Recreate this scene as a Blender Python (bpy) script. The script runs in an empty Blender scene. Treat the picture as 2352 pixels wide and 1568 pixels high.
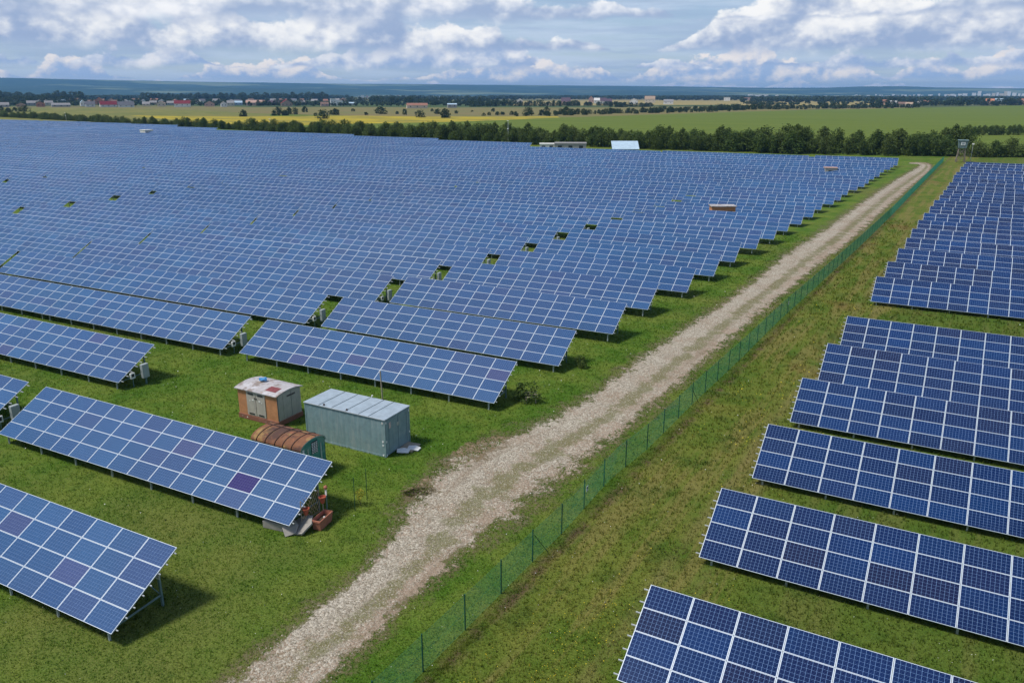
import bpy, bmesh, math, random
import numpy as np
from mathutils import Vector, Matrix

R = math.radians
sc = bpy.context.scene
col = sc.collection
rnd = random.Random(7)

# ------------------------------------------------------------------ camera
CAMZ = 20.55
PITCH, ROLL, YAW, LENS = R(17.421), R(0.0866), R(-27.439), 27.71
cp, sp, cy, sy = math.cos(PITCH), math.sin(PITCH), math.cos(YAW), math.sin(YAW)
FW = Vector((sy * cp, cy * cp, -sp))
RI0 = Vector((cy, -sy, 0))
UP0 = RI0.cross(FW)
RI = RI0 * math.cos(ROLL) + UP0 * math.sin(ROLL)
UP = -RI0 * math.sin(ROLL) + UP0 * math.cos(ROLL)
cam = bpy.data.objects.new('camera', bpy.data.cameras.new('camera'))
col.objects.link(cam)
cam.matrix_world = Matrix(((RI.x, UP.x, -FW.x, 0), (RI.y, UP.y, -FW.y, 0), (RI.z, UP.z, -FW.z, CAMZ), (0, 0, 0, 1)))
cam.data.lens = LENS
cam.data.sensor_width = 36
cam.data.clip_start = 0.5
cam.data.clip_end = 60000
sc.camera = cam
FPX = LENS / 36 * 2352      # focal length in the 2352-wide survey picture


def ray(px, py):
    return FW + RI * ((px - 1176) / FPX) - UP * ((py - 784) / FPX)


def at(px, py, z=0.0):
    d = ray(px, py)
    k = (z - CAMZ) / d.z
    return Vector((d.x * k, d.y * k, z))


def pix(x, y, z):
    d = Vector((x, y, z - CAMZ))
    w = d.dot(FW)
    if w < 0.5:
        return (-9999, -9999)
    return (1176 + FPX * d.dot(RI) / w, 784 - FPX * d.dot(UP) / w)


# ------------------------------------------------------------------ node helper
class NT:
    def __init__(s, nt):
        s.nt = nt
        nt.nodes.clear()

    def n(s, t, **k):
        x = s.nt.nodes.new(t)
        for a, b in k.items():
            setattr(x, a, b)
        return x

    def put(s, sock, v):
        if v is None:
            return
        if isinstance(v, bpy.types.NodeSocket):
            s.nt.links.new(v, sock)
        elif isinstance(v, (tuple, list)) and len(v) == 3 and sock.type == 'RGBA':
            sock.default_value = (*v, 1)
        else:
            sock.default_value = v

    def m(s, op, a, b=None, c=None, clamp=False):
        x = s.n('ShaderNodeMath', operation=op, use_clamp=clamp)
        for i, v in enumerate((a, b, c)):
            s.put(x.inputs[i], v)
        return x.outputs[0]

    def add(s, a, b): return s.m('ADD', a, b)
    def sub(s, a, b): return s.m('SUBTRACT', a, b)
    def mul(s, a, b): return s.m('MULTIPLY', a, b)
    def div(s, a, b): return s.m('DIVIDE', a, b)
    def lt(s, a, b): return s.m('LESS_THAN', a, b)
    def gt(s, a, b): return s.m('GREATER_THAN', a, b)

    def comb(s, x=0.0, y=0.0, z=0.0):
        c = s.n('ShaderNodeCombineXYZ')
        for i, v in enumerate((x, y, z)):
            s.put(c.inputs[i], v)
        return c.outputs[0]

    def sep(s, v):
        c = s.n('ShaderNodeSeparateXYZ')
        s.put(c.inputs[0], v)
        return c.outputs

    def noise(s, vec, scale=1.0, detail=2.0, rough=0.5, dist=0.0, color=False):
        x = s.n('ShaderNodeTexNoise')
        if vec is not None:
            s.put(x.inputs['Vector'], vec)
        x.inputs['Scale'].default_value = scale
        x.inputs['Detail'].default_value = detail
        x.inputs['Roughness'].default_value = rough
        x.inputs['Distortion'].default_value = dist
        return x.outputs['Color' if color else 'Fac']

    def voro(s, vec, scale, feature='F1', out='Distance', rnd_=1.0):
        x = s.n('ShaderNodeTexVoronoi', feature=feature)
        s.put(x.inputs['Vector'], vec)
        x.inputs['Scale'].default_value = scale
        x.inputs['Randomness'].default_value = rnd_
        return x.outputs[out]

    def ss(s, v, a, b, lo=0.0, hi=1.0):
        x = s.n('ShaderNodeMapRange', interpolation_type='SMOOTHSTEP')
        for i, q in enumerate((v, a, b, lo, hi)):
            s.put(x.inputs[i], q)
        return x.outputs[0]

    def lin(s, v, a, b, lo=0.0, hi=1.0):
        x = s.n('ShaderNodeMapRange', interpolation_type='LINEAR')
        for i, q in enumerate((v, a, b, lo, hi)):
            s.put(x.inputs[i], q)
        return x.outputs[0]

    def mix(s, f, a, b, mode='MIX'):
        x = s.n('ShaderNodeMix', data_type='RGBA', blend_type=mode)
        s.put(x.inputs[0], f)
        s.put(x.inputs[6], a)
        s.put(x.inputs[7], b)
        return x.outputs[2]

    def pos(s):
        return s.n('ShaderNodeNewGeometry').outputs['Position']

    def obj(s):
        return s.n('ShaderNodeTexCoord').outputs['Object']

    def bump(s, h, strength=0.3, dist=0.05):
        b = s.n('ShaderNodeBump')
        b.inputs['Strength'].default_value = strength
        b.inputs['Distance'].default_value = dist
        s.put(b.inputs['Height'], h)
        return b.outputs[0]

    def bsdf(s, color, rough=0.8, spec=0.3, normal=None, metal=0.0, **k):
        p = s.n('ShaderNodeBsdfPrincipled')
        s.put(p.inputs['Base Color'], color)
        s.put(p.inputs['Roughness'], rough)
        s.put(p.inputs['Specular IOR Level'], spec)
        s.put(p.inputs['Metallic'], metal)
        for a, b in k.items():
            s.put(p.inputs[a.replace('_', ' ')], b)
        if normal is not None:
            s.put(p.inputs['Normal'], normal)
        return p.outputs[0]

    def out(s, sh, kind='ShaderNodeOutputMaterial', sock='Surface'):
        o = s.n(kind)
        s.nt.links.new(sh, o.inputs[sock])


def mat(name, fn=None):
    m = bpy.data.materials.new(name)
    m.use_nodes = True
    t = NT(m.node_tree)
    if fn:
        fn(t)
    return m


# ------------------------------------------------------------------ sun and sky
SUNV = Vector((-0.60, -0.50, 1.30)).normalized()
SUN_EL = math.asin(SUNV.z)
SUN_AZ = math.atan2(SUNV.x, SUNV.y)
sun = bpy.data.objects.new('sun', bpy.data.lights.new('sun', 'SUN'))
col.objects.link(sun)
sun.rotation_euler = SUNV.to_track_quat('Z', 'Y').to_euler()
sun.data.energy = 3.6
sun.data.angle = R(11)
sun.data.color = (1.0, 0.945, 0.86)

world = bpy.data.worlds.new('World')
sc.world = world
world.use_nodes = True
world.cycles.sampling_method = 'MANUAL'
world.cycles.sample_map_resolution = 256
w = NT(world.node_tree)
sky = w.n('ShaderNodeTexSky', sky_type='NISHITA')
sky.sun_disc = False
sky.sun_elevation = SUN_EL
sky.sun_rotation = SUN_AZ
sky.altitude = 100
sky.air_density = 1.0
sky.dust_density = 0.6
sky.ozone_density = 1.5
gen = w.n('ShaderNodeTexCoord').outputs['Generated']
dx, dy, dz = w.sep(gen)
azr = w.m('ARCTAN2', dx, dy)
az = w.add(w.mul(azr, 57.2958), 27.44)          # degrees right of the view axis
el = w.mul(w.m('ARCSINE', dz), 57.2958)
BASE = w.mix(w.ss(el, 0.0, 9.0), (0.50, 0.66, 0.86), (0.30, 0.47, 0.76))
skyc = w.mix(1.0, w.mix(0.0, sky.outputs[0], (0, 0, 0)), (0.11, 0.11, 0.11), 'MULTIPLY')
skyc = w.mix(0.55, skyc, BASE)


def gauss(a0, wd, b0, hd):
    u = w.div(w.sub(az, a0), wd)
    v = w.div(w.sub(el, b0), hd)
    return w.m('EXPONENT', w.mul(w.add(w.mul(u, u), w.mul(v, v)), -1.0))


def cloud_row(c, e0, h, s, thr, seed, soft=0.10, topc=(0.93, 0.93, 0.94), botc=(0.36, 0.46, 0.62), op=1.0, boosts=(), sq=1.7, flat=0.3, hmin=0.3, relk=3.4):
    """a rank of cumulus: flat-ish bases at e0 degrees, tops up to e0 + h, lumps of s degrees"""
    u = w.div(az, s)
    v = w.div(w.mul(el, sq), s)
    n = w.noise(w.comb(u, v, seed), 1.0, 6.0, 0.58, 0.0)
    n2 = w.noise(w.comb(w.add(u, -0.13), w.add(v, 0.20), seed), 1.0, 4.0, 0.55, 0.0)
    low = w.noise(w.comb(w.mul(u, 0.42), seed + 3.3, seed), 1.0, 2.0, 0.5)
    for (a0, wd, amp) in boosts:
        q = w.div(w.sub(az, a0), wd)
        low = w.add(low, w.mul(w.m('EXPONENT', w.mul(w.mul(q, q), -1.0)), amp))
    hh = w.mul(w.ss(low, 0.36, 0.66, hmin, 1.0), h)
    e0n = w.add(e0, w.mul(w.sub(n2, 0.5), h * flat * 1.6))
    t = w.div(w.sub(el, e0n), hh)
    d = w.add(w.mul(w.sub(n, 0.5), 3.0), w.add(w.mul(w.sub(0.55, t), 0.9), w.sub(w.mul(w.sub(low, 0.5), 2.2), thr)))
    dens = w.mul(w.ss(d, 0.0, soft * 3), w.ss(t, -0.30, 0.12))
    dens = w.mul(dens, op)
    rel = w.mul(w.sub(n, n2), relk)
    light = w.add(w.add(0.24, rel), w.mul(w.m('MINIMUM', t, 1.0), 0.62))
    cc = w.mix(w.ss(light, 0.0, 1.0), botc, topc)
    return w.mix(dens, c, cc)


# far veil and high stratus streaks
veil = w.noise(w.comb(w.div(az, 9.0), w.mul(el, 1.1), 1.7), 1.0, 5.0, 0.6, 0.0)
c = w.mix(w.mul(w.ss(veil, 0.34, 0.62), 0.75), skyc, (0.60, 0.71, 0.87))
veil2 = w.noise(w.comb(w.div(az, 15.0), w.mul(el, 0.9), 7.7), 1.0, 5.0, 0.62, 0.0)
c = w.mix(w.mul(w.ss(veil2, 0.44, 0.62), 0.60), c, (0.36, 0.48, 0.68))
# rows of cumulus, farthest (lowest) first
WARM = (1.0, 0.93, 0.88)
c = cloud_row(c, 0.25, 0.7, 1.9, -0.02, 11.0, 0.10, topc=(0.92, 0.89, 0.91), botc=(0.45, 0.58, 0.80), op=0.85, sq=1.7)
c = cloud_row(c, 0.95, 1.3, 2.6, -0.02, 21.5, 0.06, topc=WARM, botc=(0.40, 0.53, 0.77), boosts=((-27.5, 2.2, 0.16), (-14.2, 2.2, 0.2), (0.3, 3.2, 0.16), (11, 6, 0.14), (17, 4, 0.1)), sq=1.25, relk=3.8)
c = cloud_row(c, 1.8, 1.8, 3.7, -0.10, 31.7, 0.06, topc=(0.98, 0.97, 0.98), botc=(0.36, 0.48, 0.72), op=0.94, boosts=((-8.5, 4, 0.16), (-1.5, 4, 0.15), (19.5, 7, -0.1)), sq=1.35, relk=3.8)
c = cloud_row(c, 2.9, 3.0, 5.0, -0.20, 44.1, 0.07, topc=(1.05, 1.04, 1.02), botc=(0.36, 0.46, 0.67), op=0.97, boosts=((19, 7, 0.26), (-10, 5, 0.12), (-28, 7, 0.16), (9, 3.0, -0.25)), sq=1.4, flat=0.2, relk=3.8)
c = cloud_row(c, 4.8, 3.0, 5.8, -0.18, 53.9, 0.08, topc=(1.03, 1.03, 1.04), botc=(0.38, 0.48, 0.68), op=0.94, boosts=((-4, 6, 0.2), (-24, 7, 0.2), (16, 12, -0.22)), sq=1.5, relk=3.8)
# overhead deck, seen only in reflections and as light
zz = w.m('MAXIMUM', dz, 0.05)
pc = w.comb(w.div(dx, zz), w.div(dy, zz), 2.0)
dk = w.noise(pc, 0.95, 7.0, 0.55, 0.3)
dk2 = w.noise(pc, 2.3, 5.0, 0.5, 0.2)
deck = w.mix(w.ss(w.add(dk2, w.mul(dk, 0.4)), 0.5, 0.85), (0.95, 0.96, 0.98), (0.42, 0.48, 0.58))
over = w.mix(w.ss(dk, 0.47, 0.60), w.mix(1.0, sky.outputs[0], (0.12, 0.12, 0.12), 'MULTIPLY'), deck)
pu, pv_ = w.add(w.div(dx, zz), 0.72), w.add(w.div(dy, zz), 0.12)
veil3 = w.m('EXPONENT', w.mul(w.add(w.mul(pu, pu), w.mul(w.mul(pv_, pv_), 1.6)), -3.2))
over = w.mix(w.mul(veil3, w.ss(dk2, 0.25, 0.60)), over, (1.15, 1.17, 1.2))
hu, hv_ = w.sub(w.div(dx, zz), 0.35), w.add(w.div(dy, zz), 0.05)
hole = w.m('EXPONENT', w.mul(w.add(w.mul(hu, hu), w.mul(hv_, hv_)), -2.4))
over = w.mix(w.mul(hole, 0.92), over, (0.10, 0.17, 0.34))
gu, gv = w.add(w.div(dx, zz), 1.15), w.sub(w.div(dy, zz), 0.75)
hole2 = w.m('EXPONENT', w.mul(w.add(w.mul(gu, gu), w.mul(gv, gv)), -1.6))
over = w.mix(w.mul(hole2, w.ss(dk2, 0.30, 0.52, 0.35, 0.9)), over, (0.22, 0.31, 0.50))
c = w.mix(w.ss(el, 8.0, 13.0), c, over)
bg = w.n('ShaderNodeBackground')
w.put(bg.inputs[0], c)
bg.inputs[1].default_value = 1.0
w.out(bg.outputs[0], 'ShaderNodeOutputWorld')

sc.view_settings.view_transform = 'Standard'
sc.view_settings.look = 'None'
sc.view_settings.exposure = 0.0
sc.view_settings.gamma = 1.0
sc.view_settings.use_curve_mapping = False
try:
    sc.cycles.max_bounces = 6
    sc.cycles.volume_bounces = 0
    sc.cycles.transparent_max_bounces = 24
    sc.cycles.use_denoising = True
except Exception:
    pass


# ------------------------------------------------------------------ object helpers
def put(name, me, parent=None, loc=(0, 0, 0), rz=0.0):
    o = bpy.data.objects.new(name, me)
    col.objects.link(o)
    o.location = loc
    o.rotation_euler = (0, 0, rz)
    if parent:
        o.parent = parent
    return o


def tag(o, label=None, cat=None, group=None, kind=None):
    if label: o['label'] = label
    if cat: o['category'] = cat
    if group: o['group'] = group
    if kind: o['kind'] = kind
    return o


def empty(name, loc, rz=0.0):
    o = bpy.data.objects.new(name, None)
    col.objects.link(o)
    o.location = loc
    o.rotation_euler = (0, 0, rz)
    o.empty_display_size = 0.3
    return o


class MB:
    def __init__(s):
        s.v, s.f, s.mi = [], [], []

    def poly(s, pts, mi=0):
        i = len(s.v)
        s.v += [tuple(p) for p in pts]
        s.f.append(tuple(range(i, i + len(pts))))
        s.mi.append(mi)

    def box(s, c, d, rz=0.0, mi=0, M=None):
        hx, hy, hz = d[0] / 2, d[1] / 2, d[2] / 2
        i = len(s.v)
        ca, sa = math.cos(rz), math.sin(rz)
        for x, y, z in ((-hx, -hy, -hz), (hx, -hy, -hz), (hx, hy, -hz), (-hx, hy, -hz), (-hx, -hy, hz), (hx, -hy, hz), (hx, hy, hz), (-hx, hy, hz)):
            p = Vector((x * ca - y * sa + c[0], x * sa + y * ca + c[1], z + c[2]))
            if M: p = M @ p
            s.v.append(tuple(p))
        for q in ((0, 3, 2, 1), (4, 5, 6, 7), (0, 1, 5, 4), (1, 2, 6, 5), (2, 3, 7, 6), (3, 0, 4, 7)):
            s.f.append(tuple(i + k for k in q))
            s.mi.append(mi)
        return s

    def bar(s, a, b, w_=0.05, h_=None, mi=0, n=4):
        a, b = Vector(a), Vector(b)
        h_ = h_ or w_
        d = (b - a).normalized()
        u = d.cross(Vector((0, 0, 1)))
        if u.length < 1e-3: u = Vector((1, 0, 0))
        u.normalize()
        v = u.cross(d)
        i = len(s.v)
        for p in (a, b):
            for k in range(n):
                t = 2 * math.pi * (k + 0.5) / n
                s.v.append(tuple(p + u * math.cos(t) * w_ * 0.7 + v * math.sin(t) * h_ * 0.7))
        for k in range(n):
            s.f.append((i + k, i + (k + 1) % n, i + n + (k + 1) % n, i + n + k))
            s.mi.append(mi)
        s.f.append(tuple(i + k for k in reversed(range(n)))); s.mi.append(mi)
        s.f.append(tuple(i + n + k for k in range(n))); s.mi.append(mi)
        return s

    def lathe(s, prof, c=(0, 0, 0), n=16, mi=0):
        i = len(s.v)
        for r_, z in prof:
            for k in range(n):
                t = 2 * math.pi * k / n
                s.v.append((c[0] + r_ * math.cos(t), c[1] + r_ * math.sin(t), c[2] + z))
        for j in range(len(prof) - 1):
            for k in range(n):
                s.f.append((i + j * n + k, i + j * n + (k + 1) % n, i + (j + 1) * n + (k + 1) % n, i + (j + 1) * n + k))
                s.mi.append(mi)
        return s

    def mesh(s, name, *mats):
        me = bpy.data.meshes.new(name)
        me.from_pydata(s.v, [], s.f)
        for m_ in mats: me.materials.append(m_)
        if len(mats) > 1: me.polygons.foreach_set('material_index', s.mi)
        me.update()
        return me

    def build(s, name, m_, parent=None, loc=(0, 0, 0), rz=0.0):
        ms = m_ if isinstance(m_, (list, tuple)) else ((m_,) if m_ else ())
        return put(name, s.mesh(name, *ms), parent, loc, rz)


def bevel(o, w_=0.02, seg=2):
    b = o.modifiers.new('bevel', 'BEVEL')
    b.width = w_
    b.segments = seg
    b.limit_method = 'ANGLE'
    return o


def plain(name, color, rough=0.7, spec=0.3, metal=0.0, var=0.25, scale=3.0, bumps=0.0):
    def fn(t):
        p = t.obj()
        n = t.noise(p, scale, 6, 0.65)
        c_ = t.mix(t.ss(n, 0.3, 0.75), tuple(v * (1 - var) for v in color), tuple(min(1, v * (1 + var)) for v in color))
        t.out(t.bsdf(c_, rough, spec, metal=metal, normal=t.bump(n, bumps, 0.02) if bumps else None))
    return mat(name, fn)


# ------------------------------------------------------------------ materials
def ground_fn(t):
    p = t.pos()
    x, y, z = t.sep(p)
    # line of the fence: x grows slowly with y; grass beyond it is an unmown meadow
    fx = t.sub(x, t.add(-15.4, t.mul(y, 0.066)))
    big = t.noise(p, 0.035, 4, 0.6)
    mid = t.noise(p, 0.22, 5, 0.65)
    fine = t.noise(p, 1.6, 6, 0.7)
    grit = t.noise(p, 14.0, 4, 0.75)
    lawn = t.mix(t.ss(mid, 0.35, 0.68), (0.062, 0.132, 0.013), (0.134, 0.182, 0.028))
    lawn = t.mix(t.mul(t.ss(fine, 0.50, 0.74), 0.6), lawn, (0.145, 0.165, 0.042))
    lawn = t.mix(t.mul(t.ss(big, 0.50, 0.66), 0.6), lawn, (0.150, 0.150, 0.042))
    lawn = t.mix(t.mul(t.ss(t.noise(p, 0.55, 5, 0.7), 0.54, 0.68), 0.55), lawn, (0.040, 0.085, 0.010))
    mead = t.mix(t.ss(mid, 0.30, 0.66), (0.066, 0.122, 0.013), (0.142, 0.162, 0.029))
    strk = t.noise(t.comb(t.mul(fx, 1.0), t.mul(y, 0.07), 3.0), 0.9, 4, 0.6)
    mead = t.mix(t.mul(t.ss(strk, 0.46, 0.62), 0.65), mead, (0.200, 0.165, 0.055))
    mead = t.mix(t.mul(t.ss(fine, 0.55, 0.72), 0.55), mead, (0.050, 0.100, 0.012))
    mead = t.mix(t.mul(t.mul(t.ss(t.noise(p, 0.11, 3, 0.6), 0.57, 0.70), t.ss(y, 35.0, 70.0)), 0.55), mead, (0.150, 0.090, 0.034))
    mead = t.mix(t.mul(t.ss(t.noise(p, 0.42, 5, 0.7), 0.52, 0.66), 0.6), mead, (0.045, 0.080, 0.012))
    mead = t.mix(t.mul(t.ss(fx, 8.0, 9.6), 0.5), mead, (0.055, 0.110, 0.015))
    g = t.mix(t.ss(t.add(fx, t.mul(t.sub(fine, 0.5), 1.5)), -0.5, 0.6), lawn, mead)
    # wheel tracks pressed in the meadow beside the fence
    trk = t.add(t.m('EXPONENT', t.mul(t.m('POWER', t.div(t.sub(fx, 5.3), 0.35), 2.0), -1.0)), t.m('EXPONENT', t.mul(t.m('POWER', t.div(t.sub(fx, 7.0), 0.30), 2.0), -1.0)))
    g = t.mix(t.mul(t.mul(trk, t.ss(mid, 0.3, 0.6)), 0.55), g, (0.185, 0.158, 0.062))
    # bare brown soil strip under the mesh of the fence
    g = t.mix(t.mul(t.m('EXPONENT', t.mul(t.m('POWER', t.div(t.sub(fx, 0.45), 0.32), 2.0), -1.0)), t.ss(t.noise(p, 0.8, 4, 0.7), 0.40, 0.62)), g, (0.125, 0.085, 0.050))
    gg = t.mix(t.ss(grit, 0.30, 0.72), (0.50, 0.50, 0.48), (1.45, 1.45, 1.5))
    g = t.mix(1.0, g, gg, 'MULTIPLY')
    # beyond the solar field: patchwork of far farmland
    rr = t.m('SQRT', t.add(t.mul(x, x), t.mul(y, y)))
    q = t.comb(t.mul(x, 0.0011), t.mul(y, 0.0026), 0.0)
    cell = t.n('ShaderNodeTexVoronoi')
    t.put(cell.inputs['Vector'], q)
    cell.inputs['Scale'].default_value = 1.0
    cr, cg, cb = t.sep(cell.outputs['Color'])
    far = t.mix(t.ss(cr, 0.2, 0.8), (0.070, 0.105, 0.035), (0.160, 0.150, 0.060))
    far = t.mix(t.ss(cg, 0.70, 0.78), far, (0.24, 0.19, 0.09))
    far = t.mix(t.mul(t.ss(t.noise(p, 0.006, 6, 0.65), 0.45, 0.60), 0.8), far, (0.035, 0.060, 0.022))
    g = t.mix(t.ss(rr, 700.0, 1500.0), g, far)
    h = t.add(t.mul(fine, 0.6), t.mul(grit, 0.5))
    t.out(t.bsdf(g, 0.95, 0.08, normal=t.bump(h, 0.6, 0.08)))


def field_fn(ca, cb, cc, sx=0.01, sy=0.06, rot=0.0):
    def fn(t):
        p = t.pos()
        x, y, z = t.sep(p)
        ca_, sa_ = math.cos(rot), math.sin(rot)
        u = t.add(t.mul(x, ca_), t.mul(y, sa_))
        v = t.sub(t.mul(y, ca_), t.mul(x, sa_))
        n = t.noise(t.comb(t.mul(u, sx), t.mul(v, sy), 0.0), 1.0, 6, 0.65)
        n2 = t.noise(p, 0.25, 5, 0.7)
        c_ = t.mix(t.ss(n, 0.35, 0.65), ca, cb)
        c_ = t.mix(t.mul(t.ss(n2, 0.5, 0.72), 0.6), c_, cc)
        t.out(t.bsdf(c_, 0.95, 0.05))
    return fn


def road_fn(t):
    uv = t.n('ShaderNodeTexCoord').outputs['UV']
    u, v, _ = t.sep(uv)
    p = t.pos()
    e = t.sub(1.0, t.m('ABSOLUTE', t.sub(t.mul(u, 2.0), 1.0)))     # 0 at the edges, 1 mid
    n = t.noise(p, 0.55, 7, 0.68)
    nn = t.noise(p, 2.6, 6, 0.72)
    edge = t.add(e, t.add(t.mul(t.sub(n, 0.5), 1.15), t.mul(t.sub(nn, 0.5), 0.75)))
    core = t.ss(edge, 0.34, 0.50)
    verge = t.mul(t.ss(edge, 0.02, 0.40), t.ss(t.noise(p, 5.0, 4, 0.7), 0.36, 0.58))
    alpha = t.m('MAXIMUM', core, t.mul(verge, 0.75))
    st = t.n('ShaderNodeTexVoronoi')
    t.put(st.inputs['Vector'], p)
    st.inputs['Scale'].default_value = 11.0
    sr, sg, sb = t.sep(st.outputs['Color'])
    st2 = t.n('ShaderNodeTexVoronoi')
    t.put(st2.inputs['Vector'], p)
    st2.inputs['Scale'].default_value = 24.0
    qr, qg, qb = t.sep(st2.outputs['Color'])
    side = t.ss(t.add(u, t.mul(t.sub(n, 0.5), 0.8)), 0.35, 0.85)      # right-hand side is bare pinkish soil
    dirt = t.mix(t.ss(n, 0.35, 0.65), (0.250, 0.185, 0.125), (0.350, 0.265, 0.200))
    stone = t.mix(sr, (0.22, 0.19, 0.145), (0.56, 0.51, 0.42))
    amt = t.ss(t.sub(t.add(t.noise(p, 0.33, 4, 0.6), t.mul(sg, 0.42)), t.mul(side, 0.22)), 0.46, 0.74)
    c_ = t.mix(amt, dirt, stone)
    c_ = t.mix(t.mul(t.ss(qr, 0.70, 0.96), 0.5), c_, (0.54, 0.50, 0.41))
    c_ = t.mix(t.mul(t.ss(qg, 0.66, 0.92), 0.6), c_, (0.115, 0.09, 0.06))
    c_ = t.mix(t.mul(t.ss(t.noise(t.comb(t.mul(u, 7.0), t.mul(v, 0.35), 0.0), 1.0, 4, 0.6), 0.52, 0.66), 0.45), c_, (0.20, 0.145, 0.095))
    # green creeping in: middle ridge and edges
    rid = t.m('EXPONENT', t.mul(t.m('POWER', t.div(t.sub(u, 0.56), 0.10), 2.0), -1.0))
    gm = t.mul(t.ss(t.add(t.mul(rid, 0.26), t.noise(p, 0.7, 6, 0.7)), 0.60, 0.76), 0.7)
    c_ = t.mix(gm, c_, t.mix(nn, (0.075, 0.10, 0.02), (0.17, 0.15, 0.06)))
    c_ = t.mix(t.mul(t.sub(1.0, core), 0.85), c_, t.mix(nn, (0.165, 0.130, 0.060), (0.20, 0.165, 0.085)))
    h = t.add(t.mul(st.outputs['Distance'], -0.7), nn)
    b = t.bsdf(c_, 0.95, 0.12, normal=t.bump(h, 0.8, 0.06))
    tr = t.n('ShaderNodeBsdfTransparent').outputs[0]
    mx = t.n('ShaderNodeMixShader')
    t.put(mx.inputs[0], alpha)
    t.nt.links.new(tr, mx.inputs[1])
    t.nt.links.new(b, mx.inputs[2])
    t.out(mx.outputs[0])


def panel_fn(cellA, cellB, cellC, lineC, lip, lw, spec=0.42):
    """aluminium lip, silicon cells with light grid; uv runs 0..1 over every module"""
    def fn(t):
        uv = t.n('ShaderNodeTexCoord').outputs['UV']
        u, v, _ = t.sep(uv)
        oi = t.n('ShaderNodeObjectInfo').outputs['Random']
        fu, fv = t.m('FRACT', u), t.m('FRACT', v)
        iu, iv = t.m('FLOOR', u), t.m('FLOOR', v)
        wn = t.n('ShaderNodeTexWhiteNoise', noise_dimensions='3D')
        t.put(wn.inputs['Vector'], t.comb(iu, iv, t.mul(oi, 913.0)))
        r1, r2, r3 = t.sep(wn.outputs['Color'])
        c_ = t.mix(t.ss(r1, 0.0, 1.0), cellA, cellB)
        c_ = t.mix(t.mul(t.ss(r2, 0.72, 1.0), 0.65), c_, cellC)
        c_ = t.mix(1.0, c_, t.mix(r3, (0.88, 0.88, 0.88), (1.12, 1.12, 1.12)), 'MULTIPLY')
        # slow drift of batches, plus broad cloud reflections painted into the cell colour
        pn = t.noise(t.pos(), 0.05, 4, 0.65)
        refl_patch = t.noise(t.pos(), 0.011, 4, 0.6)
        c_ = t.mix(1.0, c_, t.mix(t.ss(refl_patch, 0.36, 0.64), (0.80, 0.81, 0.85), (1.14, 1.13, 1.09)), 'MULTIPLY')
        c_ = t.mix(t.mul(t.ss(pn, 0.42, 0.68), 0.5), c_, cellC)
        # cells 10 x 6
        lx, ly = lip[0], lip[1]
        cu = t.m('FRACT', t.mul(t.div(t.sub(fu, lx), 1 - 2 * lx), 10.0))
        cv = t.m('FRACT', t.mul(t.div(t.sub(fv, ly), 1 - 2 * ly), 6.0))
        du = t.m('MINIMUM', cu, t.sub(1.0, cu))
        dv = t.m('MINIMUM', cv, t.sub(1.0, cv))
        ln = t.m('MAXIMUM', t.lt(du, lw), t.lt(dv, lw))
        bb = t.m('MAXIMUM', t.lt(t.m('ABSOLUTE', t.sub(cv, 0.33)), 0.012), t.lt(t.m('ABSOLUTE', t.sub(cv, 0.67)), 0.012))
        c_ = t.mix(t.mul(bb, 0.5), c_, lineC)
        c_ = t.mix(ln, c_, lineC)
        flake = t.voro(t.comb(t.mul(u, 60.0), t.mul(v, 36.0), iu), 1.0, out='Color')
        f1, f2, f3 = t.sep(flake)
        c_ = t.mix(1.0, c_, t.mix(f1, (0.86, 0.86, 0.86), (1.14, 1.14, 1.14)), 'MULTIPLY')
        fr = t.m('MAXIMUM', t.m('MAXIMUM', t.lt(fu, lx), t.gt(fu, 1 - lx)), t.m('MAXIMUM', t.lt(fv, ly), t.gt(fv, 1 - ly)))
        glass = t.bsdf(c_, 0.15, spec)
        alu = t.bsdf((0.55, 0.62, 0.70), 0.45, 0.5, metal=0.1)
        mx = t.n('ShaderNodeMixShader')
        t.put(mx.inputs[0], fr)
        t.nt.links.new(glass, mx.inputs[1])
        t.nt.links.new(alu, mx.inputs[2])
        t.out(mx.outputs[0])
    return fn


def leaf_fn(ca, cb, cc):
    def fn(t):
        g = t.n('ShaderNodeNewGeometry')
        oi = t.n('ShaderNodeObjectInfo').outputs['Random']
        n = t.noise(t.obj(), 0.9, 3, 0.6)
        r = g.outputs['Random Per Island']
        c_ = t.mix(t.ss(t.add(t.mul(r, 0.5), t.mul(n, 0.5)), 0.3, 0.7), ca, cb)
        c_ = t.mix(t.mul(t.ss(oi, 0.35, 1.0), 0.75), c_, cc)
        a = t.bsdf(c_, 0.7, 0.15)
        tl = t.n('ShaderNodeBsdfTranslucent')
        t.put(tl.inputs[0], t.mix(0.5, c_, (0.10, 0.15, 0.02)))
        mx = t.n('ShaderNodeMixShader')
        mx.inputs[0].default_value = 0.22
        t.nt.links.new(a, mx.inputs[1])
        t.nt.links.new(tl.outputs[0], mx.inputs[2])
        t.out(mx.outputs[0])
    return fn


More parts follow.
